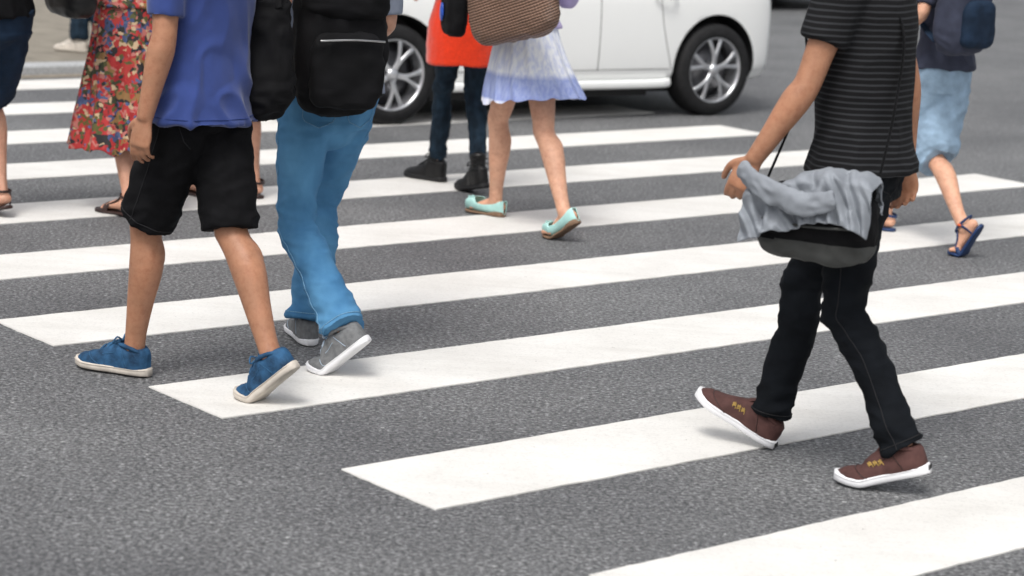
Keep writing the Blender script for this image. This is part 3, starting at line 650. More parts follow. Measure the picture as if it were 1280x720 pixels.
class Person:
    def __init__(s, label, origin, head_deg, height=1.74, female=False, name='person', lean=0.0, hip_f=0.0):
        s.H = height; s.k = height / 1.74; s.fem = female
        a = R(head_deg); s.fw = V((-math.sin(a), math.cos(a), 0)); s.lf = V((-math.cos(a), -math.sin(a), 0)); s.o = origin.copy(); s.o.z = 0
        s.root = Root(name, label, 'person', s.o, math.atan2(s.fw.y, s.fw.x))
        s.lean = lean; s.hip_f = hip_f; s.hipz = .90 * s.k; s.hw = (.066 if female else .072) * s.k
    def A(s, f, l, z): return s.o + s.fw * f + s.lf * l + V((0, 0, z))
    def J(s, px, py, lat):
        d_ = ray(px, py); q = (lat - (CP - s.o).dot(s.lf)) / d_.dot(s.lf); return CP + d_ * q
    def Jf(s, px, py, f):
        d_ = ray(px, py); q = (f - (CP - s.o).dot(s.fw)) / d_.dot(s.fw); return CP + d_ * q
    def dirr(s, deg): return (Matrix.Rotation(R(deg), 3, 'Z') @ s.fw)
    def spine(s, z, l=0.0, f=0.0):      # point on the body axis at height z (leaning)
        return s.A(s.hip_f + f + s.lean * max(0, z - s.hipz), l, z)
    def setlegs(s, fl, fr, hipz=None, out=(.08, .08)):
        s.feet = {1: fl, -1: fr}; s.hipz = hipz or s.hipz
        s.legs = {}
        for sg, ft in s.feet.items():
            hip = s.spine(s.hipz, sg * s.hw); an = ft.ankle()
            l1, l2 = .425 * s.k, .415 * s.k
            D = (an - hip).length
            if D > l1 + l2 - .004: l1 *= (D + .004) / (l1 + l2); l2 = D + .006 - l1
            kn_ = ik(hip, an, l1, l2, s.fw + (s.lf * sg * out[0 if sg == 1 else 1])); s.legs[sg] = (hip, kn_, an)
            ft.inner = sg     # big toe on the inner side
    def setarms(s, wl, wr_, el=None, er=None, sw=.185, shz=None):
        s.sw = sw * s.k * (.92 if s.fem else 1); s.shz = shz or 1.415 * s.k; s.arms = {}
        for sg, wr0, eh in ((1, wl, el), (-1, wr_, er)):
            sh = s.spine(s.shz, sg * s.sw); l1, l2 = .295 * s.k, .255 * s.k
            D = (wr0 - sh).length
            if D > l1 + l2 - .004: wr0 = sh + (wr0 - sh) * ((l1 + l2 - .004) / D)
            e_ = ik(sh, wr0, l1, l2, eh if eh is not None else (-s.fw + s.lf * sg * .4)); s.arms[sg] = (sh, e_, wr0)
    # ---- body
    def legpts(s, sg):
        hip, kn_, an = s.legs[sg]; sh = (an - kn_).normalized(); fwp = (s.fw - sh * s.fw.dot(sh)).normalized()
        P = [hip + V((0, 0, .05)), hip.lerp(kn_, .25), hip.lerp(kn_, .6), hip.lerp(kn_, .88), kn_ + fwp * .004, kn_.lerp(an, .14) - fwp * .004, kn_.lerp(an, .33) - fwp * .015, kn_.lerp(an, .6) - fwp * .006, kn_.lerp(an, .86), an, an + (an - kn_).normalized() * .035]
        return P
    def torso_rings(s, add=0.0, z0=None, z1=None, hips=1.0):
        k = s.k
        prof = ([(-.10, .135, .10), (-.02, .168, .115), (.06, .160, .108), (.16, .128, .092), (.28, .130, .096), (.40, .145, .105), (.48, .150, .095), (.54, .11, .07), (.575, .055, .055)] if s.fem else
                [(-.10, .130, .10), (-.02, .160, .115), (.06, .155, .108), (.16, .146, .102), (.28, .155, .108), (.40, .170, .112), (.48, .172, .098), (.54, .12, .075), (.575, .06, .06)])
        zs = [s.hipz + p[0] * k for p in prof]; return [(z, p[1] * k + add, p[2] * k + add) for z, p in zip(zs, prof)]
    def body(s, skin, feet=(), voxel=.0055, hcurl=28, palm=None, lk=.93):
        mb = MB(); k = s.k
        for sg in (1, -1):
            rr = [.080, .078, .066, .054, .051, .049, .054, .043, .034, .033, .030]
            mb.tube(s.legpts(sg), [r_ * k * lk for r_ in rr], side=s.lf, seg=22, k=3)
            bk = lk * 2 - 1; hip, kn_, an = s.legs[sg]; shd = (an - kn_).normalized(); fwp = (s.fw - shd * s.fw.dot(shd)).normalized()
            for q_ in (1, -1): mb.ball(an + s.lf * q_ * (.027 if sg in feet else .021) * k - shd * .012 + fwp * .004, (.011 * k, .009 * k, .014 * k), (fwp, s.lf, shd), 12)
            mb.ball(kn_ + fwp * .036 * k * (lk * 2 - 1), (.020 * k * lk, .030 * k * lk, .036 * k), (fwp, s.lf, shd), 14)
            mb.tube([kn_.lerp(an, .12) - fwp * .022 * k * bk + s.lf * .018, kn_.lerp(an, .32) - fwp * .034 * k * bk + s.lf * .016, kn_.lerp(an, .55) - fwp * .016 * k], [.022 * k * lk, .030 * k * lk, .014 * k * lk], side=s.lf, seg=14)
            mb.tube([kn_.lerp(an, .12) - fwp * .022 * k * bk - s.lf * .018, kn_.lerp(an, .28) - fwp * .034 * k * bk - s.lf * .016, kn_.lerp(an, .50) - fwp * .016 * k], [.022 * k * lk, .030 * k * lk, .014 * k * lk], side=s.lf, seg=14)
            mb.tube([kn_.lerp(an, .75) - fwp * .020 * k, an - fwp * (.027 if sg in feet else .020) * k, an + shd * (.04 if sg in feet else .005) - fwp * (.026 if sg in feet else .018) * k], [.012 * k, .011 * k, (.016 if sg in feet else .010) * k], side=s.lf, seg=12)
            if sg in feet: bare_foot(mb, s.feet[sg], .92 if s.fem else 1.0)
            sh, e_, wr0 = s.arms[sg]; ak = k * (.86 if s.fem else 1)
            mb.tube([sh + V((0, 0, .01)), sh.lerp(e_, .3), sh.lerp(e_, .7), e_, e_.lerp(wr0, .22), e_.lerp(wr0, .6), wr0], [x * ak for x in (.050, .048, .041, .038, .042, .033, .0255)], side=s.lf, seg=20, k=3)
            pn = -s.lf * sg if palm is None or palm.get(sg) is None else palm[sg]
            hd = (wr0 - e_).normalized() + V((0, 0, -.25))
            # thumb points forward on a hanging hand
            dn = hd.normalized(); p2 = (pn - dn * pn.dot(dn)).normalized(); ss = 1 if dn.cross(p2).dot(s.fw) > 0 else -1
            hand(mb, wr0, hd, pn, ss, ak * (.98), hcurl)
        tr = s.torso_rings()[1:]
        mb.tube([s.spine(z) for z, a, b_ in tr], [(a * .97, b_ * .97) for z, a, b_ in tr], side=s.lf, seg=28, k=3)
        # neck and head
        nz_ = s.hipz + .56 * k; hz = s.H - .115 * k
        c = s.spine(hz) + s.fw * .02
        mb.tube([s.spine(nz_ - .04), s.spine(nz_ + .04) + s.fw * .01, c - V((0, 0, .06))], [.062 * k, .056 * k, .056 * k], side=s.lf, seg=18)
        mb.tube([c + V((0, 0, -.115)) + s.fw * .045, c + V((0, 0, -.08)) + s.fw * .022, c + V((0, 0, -.03)) + s.fw * .008, c + V((0, 0, .03)), c + V((0, 0, .08)) - s.fw * .006, c + V((0, 0, .105)) - s.fw * .008],
                [(.028, .026), (.052, .062), (.066, .084), (.073, .094), (.062, .078), (.035, .045)], side=s.lf, seg=22, k=3)
        mb.tube([c + s.fw * .082 + V((0, 0, .015)), c + s.fw * .098 + V((0, 0, -.012)), c + s.fw * .108 + V((0, 0, -.032)), c + s.fw * .085 + V((0, 0, -.042))], [.010, .012, .016, .012], side=s.lf, seg=10)
        mb.tube([c + s.fw * .082 + s.lf * .02 + V((0, 0, -.068)), c + s.fw * .088 + V((0, 0, -.066)), c + s.fw * .082 - s.lf * .02 + V((0, 0, -.068))], [.008, .010, .008], seg=8)
        for sg in (1, -1): mb.ball(c + s.lf * sg * .075 - s.fw * .008 + V((0, 0, -.01)), (.020, .009, .032), (s.fw, s.lf, V((0, 0, 1))), 12)
        b_ = s.root.part('body', fuse(mb, voxel, 4), skin)
        s.c = c
        # hair cap
        hb = MB(); hb.ball(c + V((0, 0, .028)) - s.fw * .014, (.104, .086, .100), (s.fw, s.lf, V((0, 0, 1))), 24)
        if s.fem: hb.tube([c - s.fw * .05 + V((0, 0, .03)), c - s.fw * .085 + V((0, 0, -.10)), c - s.fw * .095 + V((0, 0, -.24))], [(.075, .05), (.08, .035), (.055, .02)], side=s.lf, seg=20)
        me = fuse(hb, .008, 2)
        co = getco(me); ctr = np.array(c); rel = co - ctr; f_ = rel @ np.array(s.fw); z_ = rel[:, 2]
        face = (f_ > .03) & (z_ < .045); co[face] -= np.outer((f_[face] - .03) * 1.0, np.array(s.fw)); setco(me, co)
        me = wrinkle(me, lambda p: .004 * noise.noise(V((p.x * 60, p.y * 60, p.z * 9))))
        s.root.part('hair', me, M['hair'])
        for sg in (1, -1):
            eb = MB(); eb.ball(c + s.fw * .078 + s.lf * sg * .030 + V((0, 0, .006)), .0125, None, 12); s.root.part('eye', eb, M['eye'])
        return b_
    # ---- clothes
    def bottoms(s, material, name='trousers', cut=1.0, radii=None, ease=.008, voxel=.007, wr_=1.0, seed=0, top=.062, seam_m=None, pockets=False):
        mb = MB(); k = s.k; lk = .93 if s.fem else 1.0
        base = radii or [.098, .094, .084, .072, .068, .066, .068, .066, .066, .068]
        for sg in (1, -1):
            P = s.legpts(sg)[:10]; rr = [r_ * k * lk for r_ in base]
            # trim to length "cut" (fraction of the ten control points)
            n_ = cut * (len(P) - 1); i = int(n_); t = n_ - i; Pq, Rq = P[:i + 1], rr[:i + 1]
            if t > .02 and i + 1 < len(P): Pq = Pq + [P[i].lerp(P[i + 1], t)]; Rq = Rq + [rr[i] * (1 - t) + rr[i + 1] * t]
            mb.tube(Pq, [(r_, r_ * 1.05) for r_ in Rq], side=s.lf, seg=26, k=4, round_ends=False)
        tr = [r_ for r_ in s.torso_rings(ease) if r_[0] <= s.hipz + top * k + .001]
        mb.tube([s.spine(z) for z, a, b_ in tr], [(a, b_) for z, a, b_ in tr], side=s.lf, seg=28, k=3, round_ends=False)
        mb.ball(s.spine(s.hipz - .06), (.108 * k, (s.hw + .062) * k, .085 * k), (s.fw, s.lf, V((0, 0, 1))), 20)
        a_, b2 = [s.legs[q][0].lerp(s.legs[q][1], .22) for q in (1, -1)]
        mb.tube([a_, s.spine(a_.z, 0), b2], [(.085 * k, .075 * k)] * 3, side=s.fw, seg=20)
        me = fuse(mb, voxel, 5, .6)
        kz = {sg: s.legs[sg][1].z for sg in (1, -1)}; I = s.root.I
        sd_ = V((seed * 3.1, seed * 1.7, seed))
        def fn(p):
            q = (I @ p) + sd_
            a = noise.noise(V((q.x * 6, q.y * 6, q.z * 5)))
            b_ = ridge(noise.noise(V((q.x * 7 + q.z * 4, q.y * 9, q.z * 16 + q.x * 5))))
            c = ridge(noise.noise(V((q.x * 14 - q.z * 9, q.y * 12, q.z * 26 + 5))))
            kn_ = math.exp(-((p.z - kz[1]) / .13) ** 2) * .7 + math.exp(-((p.z - .12) / .10) ** 2) * .9 + .45 + math.exp(-((p.z - s.hipz + .1) / .12) ** 2) * .4
            v_ = wr_ * (.008 * a + kn_ * (.0075 * (b_ - .6) + .0030 * (c - .6)))
            return min(v_, -.002) if p.z > s.hipz - .07 else v_
        me = wrinkle(me, fn)
        o_ = s.root.part(name, me, material)
        if seam_m:
            for sg in (1, -1):
                P = catmull(s.legpts(sg), 6); n_ = int(cut * 54); P = P[2:n_]
                for dv in (s.lf * sg, -s.lf * sg):
                    seam(s.root, o_, [(p, dv) for p in P], seam_m)
                e0 = P[-1]; ax_ = (P[-1] - P[-4]).normalized(); e0 = e0 - ax_ * .012
                u_ = (s.fw - ax_ * s.fw.dot(ax_)).normalized(); v_ = ax_.cross(u_)
                seam(s.root, o_, [(e0, u_ * math.cos(t) + v_ * math.sin(t)) for t in np.linspace(0, 2 * math.pi, 41)], seam_m)
                if pockets:
                    c0 = s.spine(s.hipz + .0, sg * .075); q = []
                    for a_, z_ in ((-.055, .05), (-.052, -.05), (-.045, -.065), (0, -.085), (.045, -.065), (.052, -.05), (.055, .05), (-.055, .05)): q.append((c0 + s.lf * a_ + V((0, 0, z_)), -s.fw))
                    q2 = []
                    for a, b2 in zip(q, q[1:]):
                        for i in range(6): q2.append((a[0].lerp(b2[0], i / 6), -s.fw))
                    seam(s.root, o_, q2, seam_m)
        return o_
    def top(s, material, name='shirt', sleeve=.5, hem=-.03, ease=.022, flare=.0, voxel=.0075, wr_=1.0, seed=0, sl_r=None, seam_m=None):
        mb = MB(); k = s.k; Pq_ = {}
        tr = [r_ for r_ in s.torso_rings(ease) if r_[0] > s.hipz + hem * k + .045]
        z0 = s.hipz + hem * k; a0, b0 = tr[0][1], tr[0][2]
        tr = [(z0, max(a0, s.torso_rings(ease)[1][1]) + flare, max(b0, s.torso_rings(ease)[1][2]) + flare)] + tr
        mb.tube([s.spine(z) for z, a, b_ in tr], [(a, b_) for z, a, b_ in tr], side=s.lf, seg=32, k=3, round_ends=False)
        ak = k * (.86 if s.fem else 1); er = sl_r or .014
        for sg in (1, -1):
            sh, e_, wr0 = s.arms[sg]
            P = [sh + V((0, 0, .012)) - s.lf * sg * .05, sh + V((0, 0, .002)), sh.lerp(e_, .4), e_, e_.lerp(wr0, .45), wr0]; rr = [x * ak + er for x in (.050, .054, .050, .042, .038, .030)]
            n_ = 1 + sleeve * 4; i = int(n_); t = n_ - i; Pq = P[:i + 1]; Rq = rr[:i + 1]
            if t > .02 and i + 1 < len(P): Pq = Pq + [P[i].lerp(P[i + 1], t)]; Rq = Rq + [rr[i] * (1 - t) + rr[i + 1] * t]
            Pq_[sg] = Pq
            if sleeve > 0: mb.tube(Pq, Rq, side=s.lf, seg=24, k=3, round_ends=False)
        me = fuse(mb, voxel, 5, .6); I = s.root.I; sd_ = V((seed * 2.3, seed * 1.1, seed * .7))
        def fn(p):
            q = (I @ p) + sd_
            a = noise.noise(V((q.x * 6, q.y * 7, q.z * 3)))
            b_ = ridge(noise.noise(V((q.x * 10 + q.z * 5, q.y * 11 - q.z * 4, q.z * 4.5))))
            low = sm((s.hipz + .35 - p.z) / .4)
            return max(-.007, wr_ * (.010 * a + (.35 + low) * .009 * (b_ - .6)))
        me = wrinkle(me, fn); o_ = s.root.part(name, me, material)
        if seam_m:
            c_ = s.spine(z0 + .022)
            seam(s.root, o_, [(c_, s.lf * math.cos(t) + s.fw * math.sin(t)) for t in np.linspace(0, 2 * math.pi, 61)], seam_m)
            for sg in (1, -1):
                if sleeve > 0:
                    sh, e_, wr0 = s.arms[sg]; ax_ = (Pq_[sg][-1] - Pq_[sg][-2]).normalized(); e0 = Pq_[sg][-1] - ax_ * .02
                    u_ = (s.fw - ax_ * s.fw.dot(ax_)).normalized(); v_ = ax_.cross(u_)
                    it = [(e0, u_ * math.cos(t) + v_ * math.sin(t)) for t in np.linspace(0, 2 * math.pi, 31)]
                    it = [(p, d_) for p, d_ in it if (d_ * sg).dot(s.lf) > -.55]
                    seam(s.root, o_, it, seam_m)
        return o_

HEAD = math.degrees(math.atan2(math.cos(TH), math.sin(TH)))     # the walking line, left of straight ahead: atan2(.652,.758)
HEAD = math.degrees(math.atan2(-ND.x, ND.y))

def strap_pts(a, b_, sag, n_=6): return [a.lerp(b_, i / n_) + V((0, 0, -sag * math.sin(math.pi * i / n_))) for i in range(n_ + 1)]
def soft(c, ax, ay, az, rx, ry, rz_, e=.45, seed=0, amp=.008, seg=40, taper=0.0, voxel=None):
    """a soft bag body: superellipsoid, ax length, ay thickness, az height; taper narrows the top"""
    mb = MB(); rings = []
    sp_ = lambda v_, e_: math.copysign(abs(v_) ** e_, v_)
    for i in range(1, seg // 2 + 8):
        ph = -math.pi / 2 + math.pi * i / (seg // 2 + 8); zc, rc = sp_(math.sin(ph), e), abs(math.cos(ph)) ** e
        tp = 1 - taper * (zc + 1) / 2
        rings.append([c + ax * rx * rc * tp * sp_(math.cos(2 * math.pi * j / seg), e) + ay * ry * rc * tp * sp_(math.sin(2 * math.pi * j / seg), .8) + az * rz_ * zc for j in range(seg)])
    mb.ring_loft(rings); me = bake(tomesh(mb), [('SUBSURF', dict(levels=1, render_levels=1))])
    so = V((seed * 5.3, seed, seed * 2))
    return wrinkle(me, lambda p: amp * noise.noise(p * 7 + so) + amp * .5 * (ridge(noise.noise(V((p.x * 14, p.y * 14, p.z * 22)) + so)) - .6))
Z = V((0, 0, 1))

# ---- C: man in blue shirt and black shorts
fl0, fr0 = W(188, 476), W(303, 503)
mid = W(232, 478)
C = Person('person in a blue shirt, black knee shorts and blue canvas shoes walking with bare calves', mid, 62, 1.76, hip_f=-.03)
fl = Foot(W(186, 472), C.dirr(4), 'flat', 0, .275)
fr = Foot(W(296, 497), C.dirr(0), 'toe', 42, .275, at='toe')
C.setlegs(fl, fr, .935)
C.setarms(C.J(181, 148, .25), C.spine(.95, -.25, .12), -C.fw + C.lf * .1, -C.fw)
C.body(M['skin_tan'], voxel=.005, lk=1.02)
C.bottoms(M['black_cloth'], 'shorts', cut=.44, radii=[.102, .100, .094, .090, .086, .084, .08, .08, .08, .08], seed=1, wr_=.9, seam_m=M['dark_seam'])
C.top(M['blue_shirt'], 'shirt', sleeve=.42, hem=-.075, flare=.012, seed=2, wr_=1.3, ease=.034, seam_m=M['blue_seam'])
for f_ in (fl, fr): shoe(C.root, f_, 'shoe', M['navy_shoe'], M['cream_sole'], M['lace_blue'], sole_h=.028, wk=1.05)

# ---- F: man in light blue jeans with a black backpack
F = Person('person in light blue jeans and grey shirt wearing grey running shoes', W(402, 442), 25, 1.77, hip_f=.02)
fr = Foot(W(388, 434), F.dirr(-8), 'flat', 0, .28); fl = Foot(W(386, 463), F.dirr(38), 'toe', 42, .28, at='toe')
F.hw = .088; F.setlegs(fl, fr, .885, out=(.45, .05))
F.setarms(F.J(345, 60, .30), F.spine(1.12, -.15, .26), -F.fw + F.lf * .3, V((0, 0, -1)))
F.body(M['skin_mid'], voxel=.007, lk=.78)
F.bottoms(M['denim'], 'jeans', cut=1.0, radii=[.092, .086, .076, .068, .064, .064, .065, .067, .071, .078], seed=3, wr_=1.3, voxel=.006, seam_m=M['denim_seam'], pockets=True)
F.top(M['grey_shirt'], 'shirt', sleeve=.45, hem=.02, flare=.015, seed=4)
for f_ in (fl, fr): shoe(F.root, f_, 'shoe', M['grey_shoe'], M['white_sole'], M['lace_white'], sole_h=.024)

# ---- K: man in striped tee and black trousers
Kp = Person('person in a black striped tee, black trousers and brown shoes with white soles', W(1034, 583), 66, 1.78, hip_f=-.025, lean=.08)
ftF = Foot(W(966, 562), Kp.dirr(2), 'heel', 26, .285); ftR = Foot(W(1044, 602), Kp.dirr(2), 'toe', 20, .285, at='toe')
Kp.setlegs(ftR, ftF, .93)
Kp.setarms(Kp.J(942, 200, .30), Kp.J(1133, 205, -.25), -Kp.fw + Kp.lf * .1, -Kp.fw - Kp.lf * .1)
Kp.body(M['skin_tan'], voxel=.005, hcurl=42, lk=.86)
Kp.bottoms(M['black_trouser'], 'trousers', cut=1.0, radii=[.100, .096, .080, .064, .061, .058, .059, .057, .056, .058], seed=5, wr_=1.4, voxel=.006, seam_m=M['dark_seam'], pockets=True)
Kp.top(M['tee'], 'tee_shirt', sleeve=.33, hem=-.03, flare=.010, ease=.034, seed=6, sl_r=.02, wr_=.8)
for f_ in (ftF, ftR):
    s_ = shoe(Kp.root, f_, 'shoe', M['brown_shoe'], M['white_sole'], None, sole_h=.030, wk=1.03)
    T = f_.T; cache.clear()
    for x0 in (.118, .134, .150):     # scribbled yellow emblem on the outer side
        pts = [(0, 0), (.006, .016), (.011, .002), (.015, .015), (.004, .008), (.013, .004), (.009, .018)]
        seam(Kp.root, s_, [(T(x0 + a_ * t1 + b2 * (1 - t1), 0, .045 + c_ * t1 + d2 * (1 - t1)), f_.l + Z * .25) for (a_, c_), (b2, d2) in zip(pts[1:], pts) for t1 in (0, .33, .66, 1)], M['yellow'], rad=.0014, name='emblem')
    mb = MB(); mb.box(T(-.0055, 0, .017), f_.d * .0012, f_.l * .016, Z * .007); Kp.root.part('heel_label', mb, M['trim'], parent=s_, smooth=False)

# ---- G: woman in orange coat
G = Person('person in an orange coat, dark skinny jeans and black ankle boots', W(573, 242), 14, 1.66, True, hip_f=.02)
fl = Foot(W(556, 229), G.dirr(42), 'flat', 0, .255); fr = Foot(W(608, 246), G.dirr(22), 'toe', 12, .255)
G.setlegs(fl, fr, .86)
G.setarms(G.spine(1.02, .26, .14), G.spine(.98, -.20, .2))
G.body(M['skin_light'], voxel=.008, lk=.74)
G.bottoms(M['navy_denim'], 'jeans', cut=.90, radii=[.092, .086, .074, .064, .061, .059, .060, .054, .050, .050], seed=7, wr_=.9)
mb = MB(); tr = G.torso_rings(.03); z0 = .655
R_ = [(z0, .195, .165), (.75, .195, .162), (.86, .19, .155)] + [t for t in tr if t[0] > .95]
mb.tube([G.spine(z) for z, a, b_ in R_], [(a, b_) for z, a, b_ in R_], side=G.lf, seg=32, k=3, round_ends=False)
for sg in (1, -1):
    sh, e_, wr0 = G.arms[sg]; mb.tube([sh, sh.lerp(e_, .5), e_, e_.lerp(wr0, .5), wr0], [.062, .060, .054, .048, .044], side=G.lf, seg=22, k=3, round_ends=False)
me = fuse(mb, .008, 4); me = wrinkle(me, lambda p: .007 * noise.noise(V((p.x * 8, p.y * 8, p.z * 3))) + .003 * noise.noise(p * 30)); G.root.part('coat', me, M['orange'])
for f_ in (fl, fr): shoe(G.root, f_, 'boot', M['black_leather'], M['trim'], M['black_cloth'], kind='boot', sole_h=.028, wk=.98)

# ---- H: woman in pleated skirt and mint flats
Hh = Person('person in a white and lavender skirt with bare legs and mint ballet flats', W(654, 284), HEAD, 1.65, True, hip_f=.05)
fl = Foot(W(630, 273), Hh.dirr(10), 'flat', 0, .235); fr = Foot(W(680, 296), Hh.dirr(8), 'toe', 34, .235, at='toe')
Hh.setlegs(fl, fr, .86)
Hh.setarms(Hh.spine(1.05, .25, .08), Hh.spine(1.02, -.18, .22))
Hh.body(M['skin_light'], feet=(1, -1), voxel=.0055, lk=1.04)
def skirt(P, material, name, zt, zb, a0, a1, waves, amp, back=0.0, tilt=0.0, hem_rag=0.0, seed=0, off_l=0.0):
    mb = MB(); rings = []; NS = 144; NR = 40
    for i in range(NR + 1):
        t = i / NR; z = zt + (zb - zt) * t; c = P.spine(zt) * 1.0; c.z = 0
        fl_ = t ** 1.1; a = a0[0] + (a1[0] - a0[0]) * fl_; b_ = a0[1] + (a1[1] - a0[1]) * fl_; r_ = []
        for j in range(NS):
            th = 2 * math.pi * j / NS; ct, st_ = math.cos(th), math.sin(th)
            wv = amp * t * (math.sin(waves * th + 1.3 * math.sin(th * 2 + seed) + t * .9) + .5 * math.sin((waves * 2 + 3) * th + seed)) + amp * .5 * t * noise.noise(V((ct * 3, st_ * 3, t * 4 + seed)))
            zz = z + tilt * t * (-st_) + hem_rag * t * noise.noise(V((ct * 4, st_ * 4, seed)))
            r_.append(c + P.lf * ((a + wv) * ct + off_l * t) + P.fw * ((b_ + wv) * st_ - back * t * t) + Z * zz)
        rings.append(r_)
    mb.ring_loft(rings, True, False)
    me = bake(tomesh(mb), [('SOLIDIFY', dict(thickness=.003, offset=0)), ('SUBSURF', dict(levels=1, render_levels=1))])
    return P.root.part(name, me, material)
skirt(Hh, M['skirt'], 'skirt', .98, .60, (.135, .105), (.225, .245), 13, .009, back=.07, tilt=.035, hem_rag=.025, seed=2)
Hh.top(M['lilac'], 'blouse', sleeve=.6, hem=.08, flare=.0, seed=8)
def flat_shoe(P, ft, up_m, sole_m):
    T = ft.T; Ln = ft.L; ts = [.5 - .5 * math.cos(math.pi * i / 40) for i in range(41)]
    rim = lambda t: prof1([0, .05, .2, .45, .62, .70, .8, .92, 1], [.062, .060, .046, .036, .040, .052, .048, .040, .026], t)
    cov = lambda t: prof1([0, .04, .12, .60, .72, .80, 1], [1, 1, .0, .0, .75, 1, 1], t)      # how far the upper closes over the foot
    mb = MB(); rings = []
    for t in ts:
        w_ = max(smooth_w(t, .94), .003) + .002; h = rim(t); cv = cov(t); r_ = []
        for j in range(25):
            u = -1 + 2 * j / 24            # across, from rim over the bottom to the other rim
            amax = math.pi / 2 + math.pi / 2 * cv * .98 if cv > 0 else math.pi / 2
            a = u * amax                    # 0 = bottom
            y = w_ * math.copysign(abs(math.sin(a)) ** .6, a) if abs(a) <= math.pi / 2 else w_ * math.copysign(abs(math.sin(a)) ** .9, a)
            z = .014 + (h * (1 - abs(math.cos(a))) if abs(a) <= math.pi / 2 else h + .010 * abs(math.cos(a)) * (1 if t > .5 else 0))
            r_.append(T(t * Ln, y, z))
        rings.append(r_)
    mb.ring_loft(rings, False, False)
    me = bake(tomesh(mb), [('SOLIDIFY', dict(thickness=.003, offset=1)), ('SUBSURF', dict(levels=1, render_levels=1))])
    sh = P.root.part('ballet_flat', me, up_m)
    mb = MB(); rings = []
    for t in ts:
        w_ = max(smooth_w(t, .94), .003) + .003; ht = .012 + .016 * sm((.42 - t) / .3); r_ = []
        for j in range(20):
            a = 2 * math.pi * j / 20; c_, s_ = math.cos(a), math.sin(a)
            z_ = ht * .5 + ht * .5 * math.copysign(abs(s_) ** .5, s_)
            r_.append(T(t * Ln, w_ * math.copysign(abs(c_) ** .5, c_), z_))
        rings.append(r_)
    mb.ring_loft(rings); P.root.part('wedge_sole', mb, sole_m, parent=sh)
    mb = MB()
    for sg in (-1, 1): mb.tube([T(.205, 0, .066), T(.215, sg * .012, .074), T(.205, sg * .024, .066), T(.197, sg * .012, .068), T(.205, 0, .066)], [.003] * 5, seg=8)
    P.root.part('bow', mb, up_m, parent=sh)
for f_ in (fl, fr): flat_shoe(Hh, f_, M['mint'], M['brown_sole'])
def sandal(P, ft, strap_m, sole_m, trim_m=None, heelcup=False):
    T = ft.T; Ln = ft.L; mb = MB(); rings = []
    for t in [.5 - .5 * math.cos(math.pi * i / 30) for i in range(31)]:
        w_ = max(smooth_w(t, .97), .003) + .003; r_ = []
        for j in range(16):
            a = 2 * math.pi * j / 16; c_, s_ = math.cos(a), math.sin(a)
            r_.append(T(t * (Ln + .004), w_ * math.copysign(abs(c_) ** .5, c_), .008 + .008 * math.copysign(abs(s_) ** .5, s_)))
        rings.append(r_)
    mb.ring_loft(rings); so = P.root.part('sandal', mb, sole_m)
    mb = MB(); k = Ln / .285
    def over(x, h, w_, r_=.0045, dx=0): mb.tube([T(x - dx, -w_, .014), T(x - dx * .5, -w_ * .92, .014 + h * .6), T(x, -w_ * .35, .014 + h), T(x, w_ * .35, .014 + h), T(x + dx * .5, w_ * .92, .014 + h * .6), T(x + dx, w_, .014)], [(r_ * 2, r_ * .6)] * 6, side=ft.d, seg=10, k=3)
    over(.195 * k, .034, .043); over(.165 * k, .042, .041, dx=.02)
    loop = [T(.058 * k + .052 * math.cos(a), .040 * math.sin(a), .085 + .010 * math.cos(a)) for a in np.linspace(0, 2 * math.pi, 21)]
    mb.tube(loop, [(.0065, .002)] * 21, side=Z, seg=8, k=1, cap=False)
    for sg in (-1, 1):
        mb.tube([T(.06 * k, sg * .034, .016), T(.055 * k, sg * .040, .05), T(.06 * k, sg * .040, .085)], [(.006, .002)] * 3, side=ft.d, seg=8)
        mb.tube([T(.17 * k, sg * .034, .045), T(.12 * k, sg * .030, .068), T(.10 * k, sg * .024, .09)], [(.005, .002)] * 3, side=ft.d, seg=8)
    P.root.part('strap', mb, strap_m, parent=so)
    if trim_m:
        for c_ in (T(.20 * k, .030, .040), T(.06 * k, .043, .085)):
            mb = MB(); mb.ball(c_, (.010, .004, .008), (ft.d, ft.l, Z), 10); P.root.part('strap_trim', mb, trim_m, parent=so)

# ---- B: woman in floral dress
B = Person('person in a red floral calf length dress and dark strappy sandals', W(158, 262), HEAD, 1.66, True, hip_f=.02)
fl = Foot(W(122, 264), B.dirr(18), 'flat', 0, .245, at='toe'); fr = Foot(W(186, 262), B.dirr(-5), 'toe', 25, .245)
B.setlegs(fl, fr, .86)
B.setarms(B.spine(1.06, .26, .1), B.spine(.85, -.24, .0))
B.body(M['skin_mid'], feet=(1, -1), voxel=.007)
skirt(B, M['floral'], 'dress_skirt', .98, .295, (.145, .115), (.26, .24), 9, .020, back=.02, tilt=.0, hem_rag=.035, seed=5)
B.top(M['floral'], 'dress_bodice', sleeve=.25, hem=.08, seed=9)
for f_ in (fl, fr): sandal(B, f_, M['dark_leather'], M['dark_leather'])

# ---- E: person in black behind the blue shirt
E_ = Person('person dressed in black with bare ankle and brown sandals, half hidden behind the blue shirt', W(296, 256), HEAD, 1.68, True, hip_f=.0)
fr = Foot(W(327, 250), E_.dirr(8), 'flat', 0, .25); fl = Foot(W(262, 250), E_.dirr(0), 'flat', 0, .25)
E_.setlegs(fl, fr, .87)
E_.setarms(E_.J(306, 10, .2), E_.spine(.95, -.2, .2))
E_.body(M['skin_mid'], feet=(1, -1), voxel=.007)
E_.bottoms(M['black_cloth'], 'culottes', cut=.62, radii=[.115, .12, .118, .115, .112, .11, .11, .11, .11, .11], seed=11)
E_.top(M['black_cloth'], 'top', sleeve=.5, hem=-.02, seed=10)
for f_ in (fl, fr): sandal(E_, f_, M['dark_leather'], M['dark_leather'])

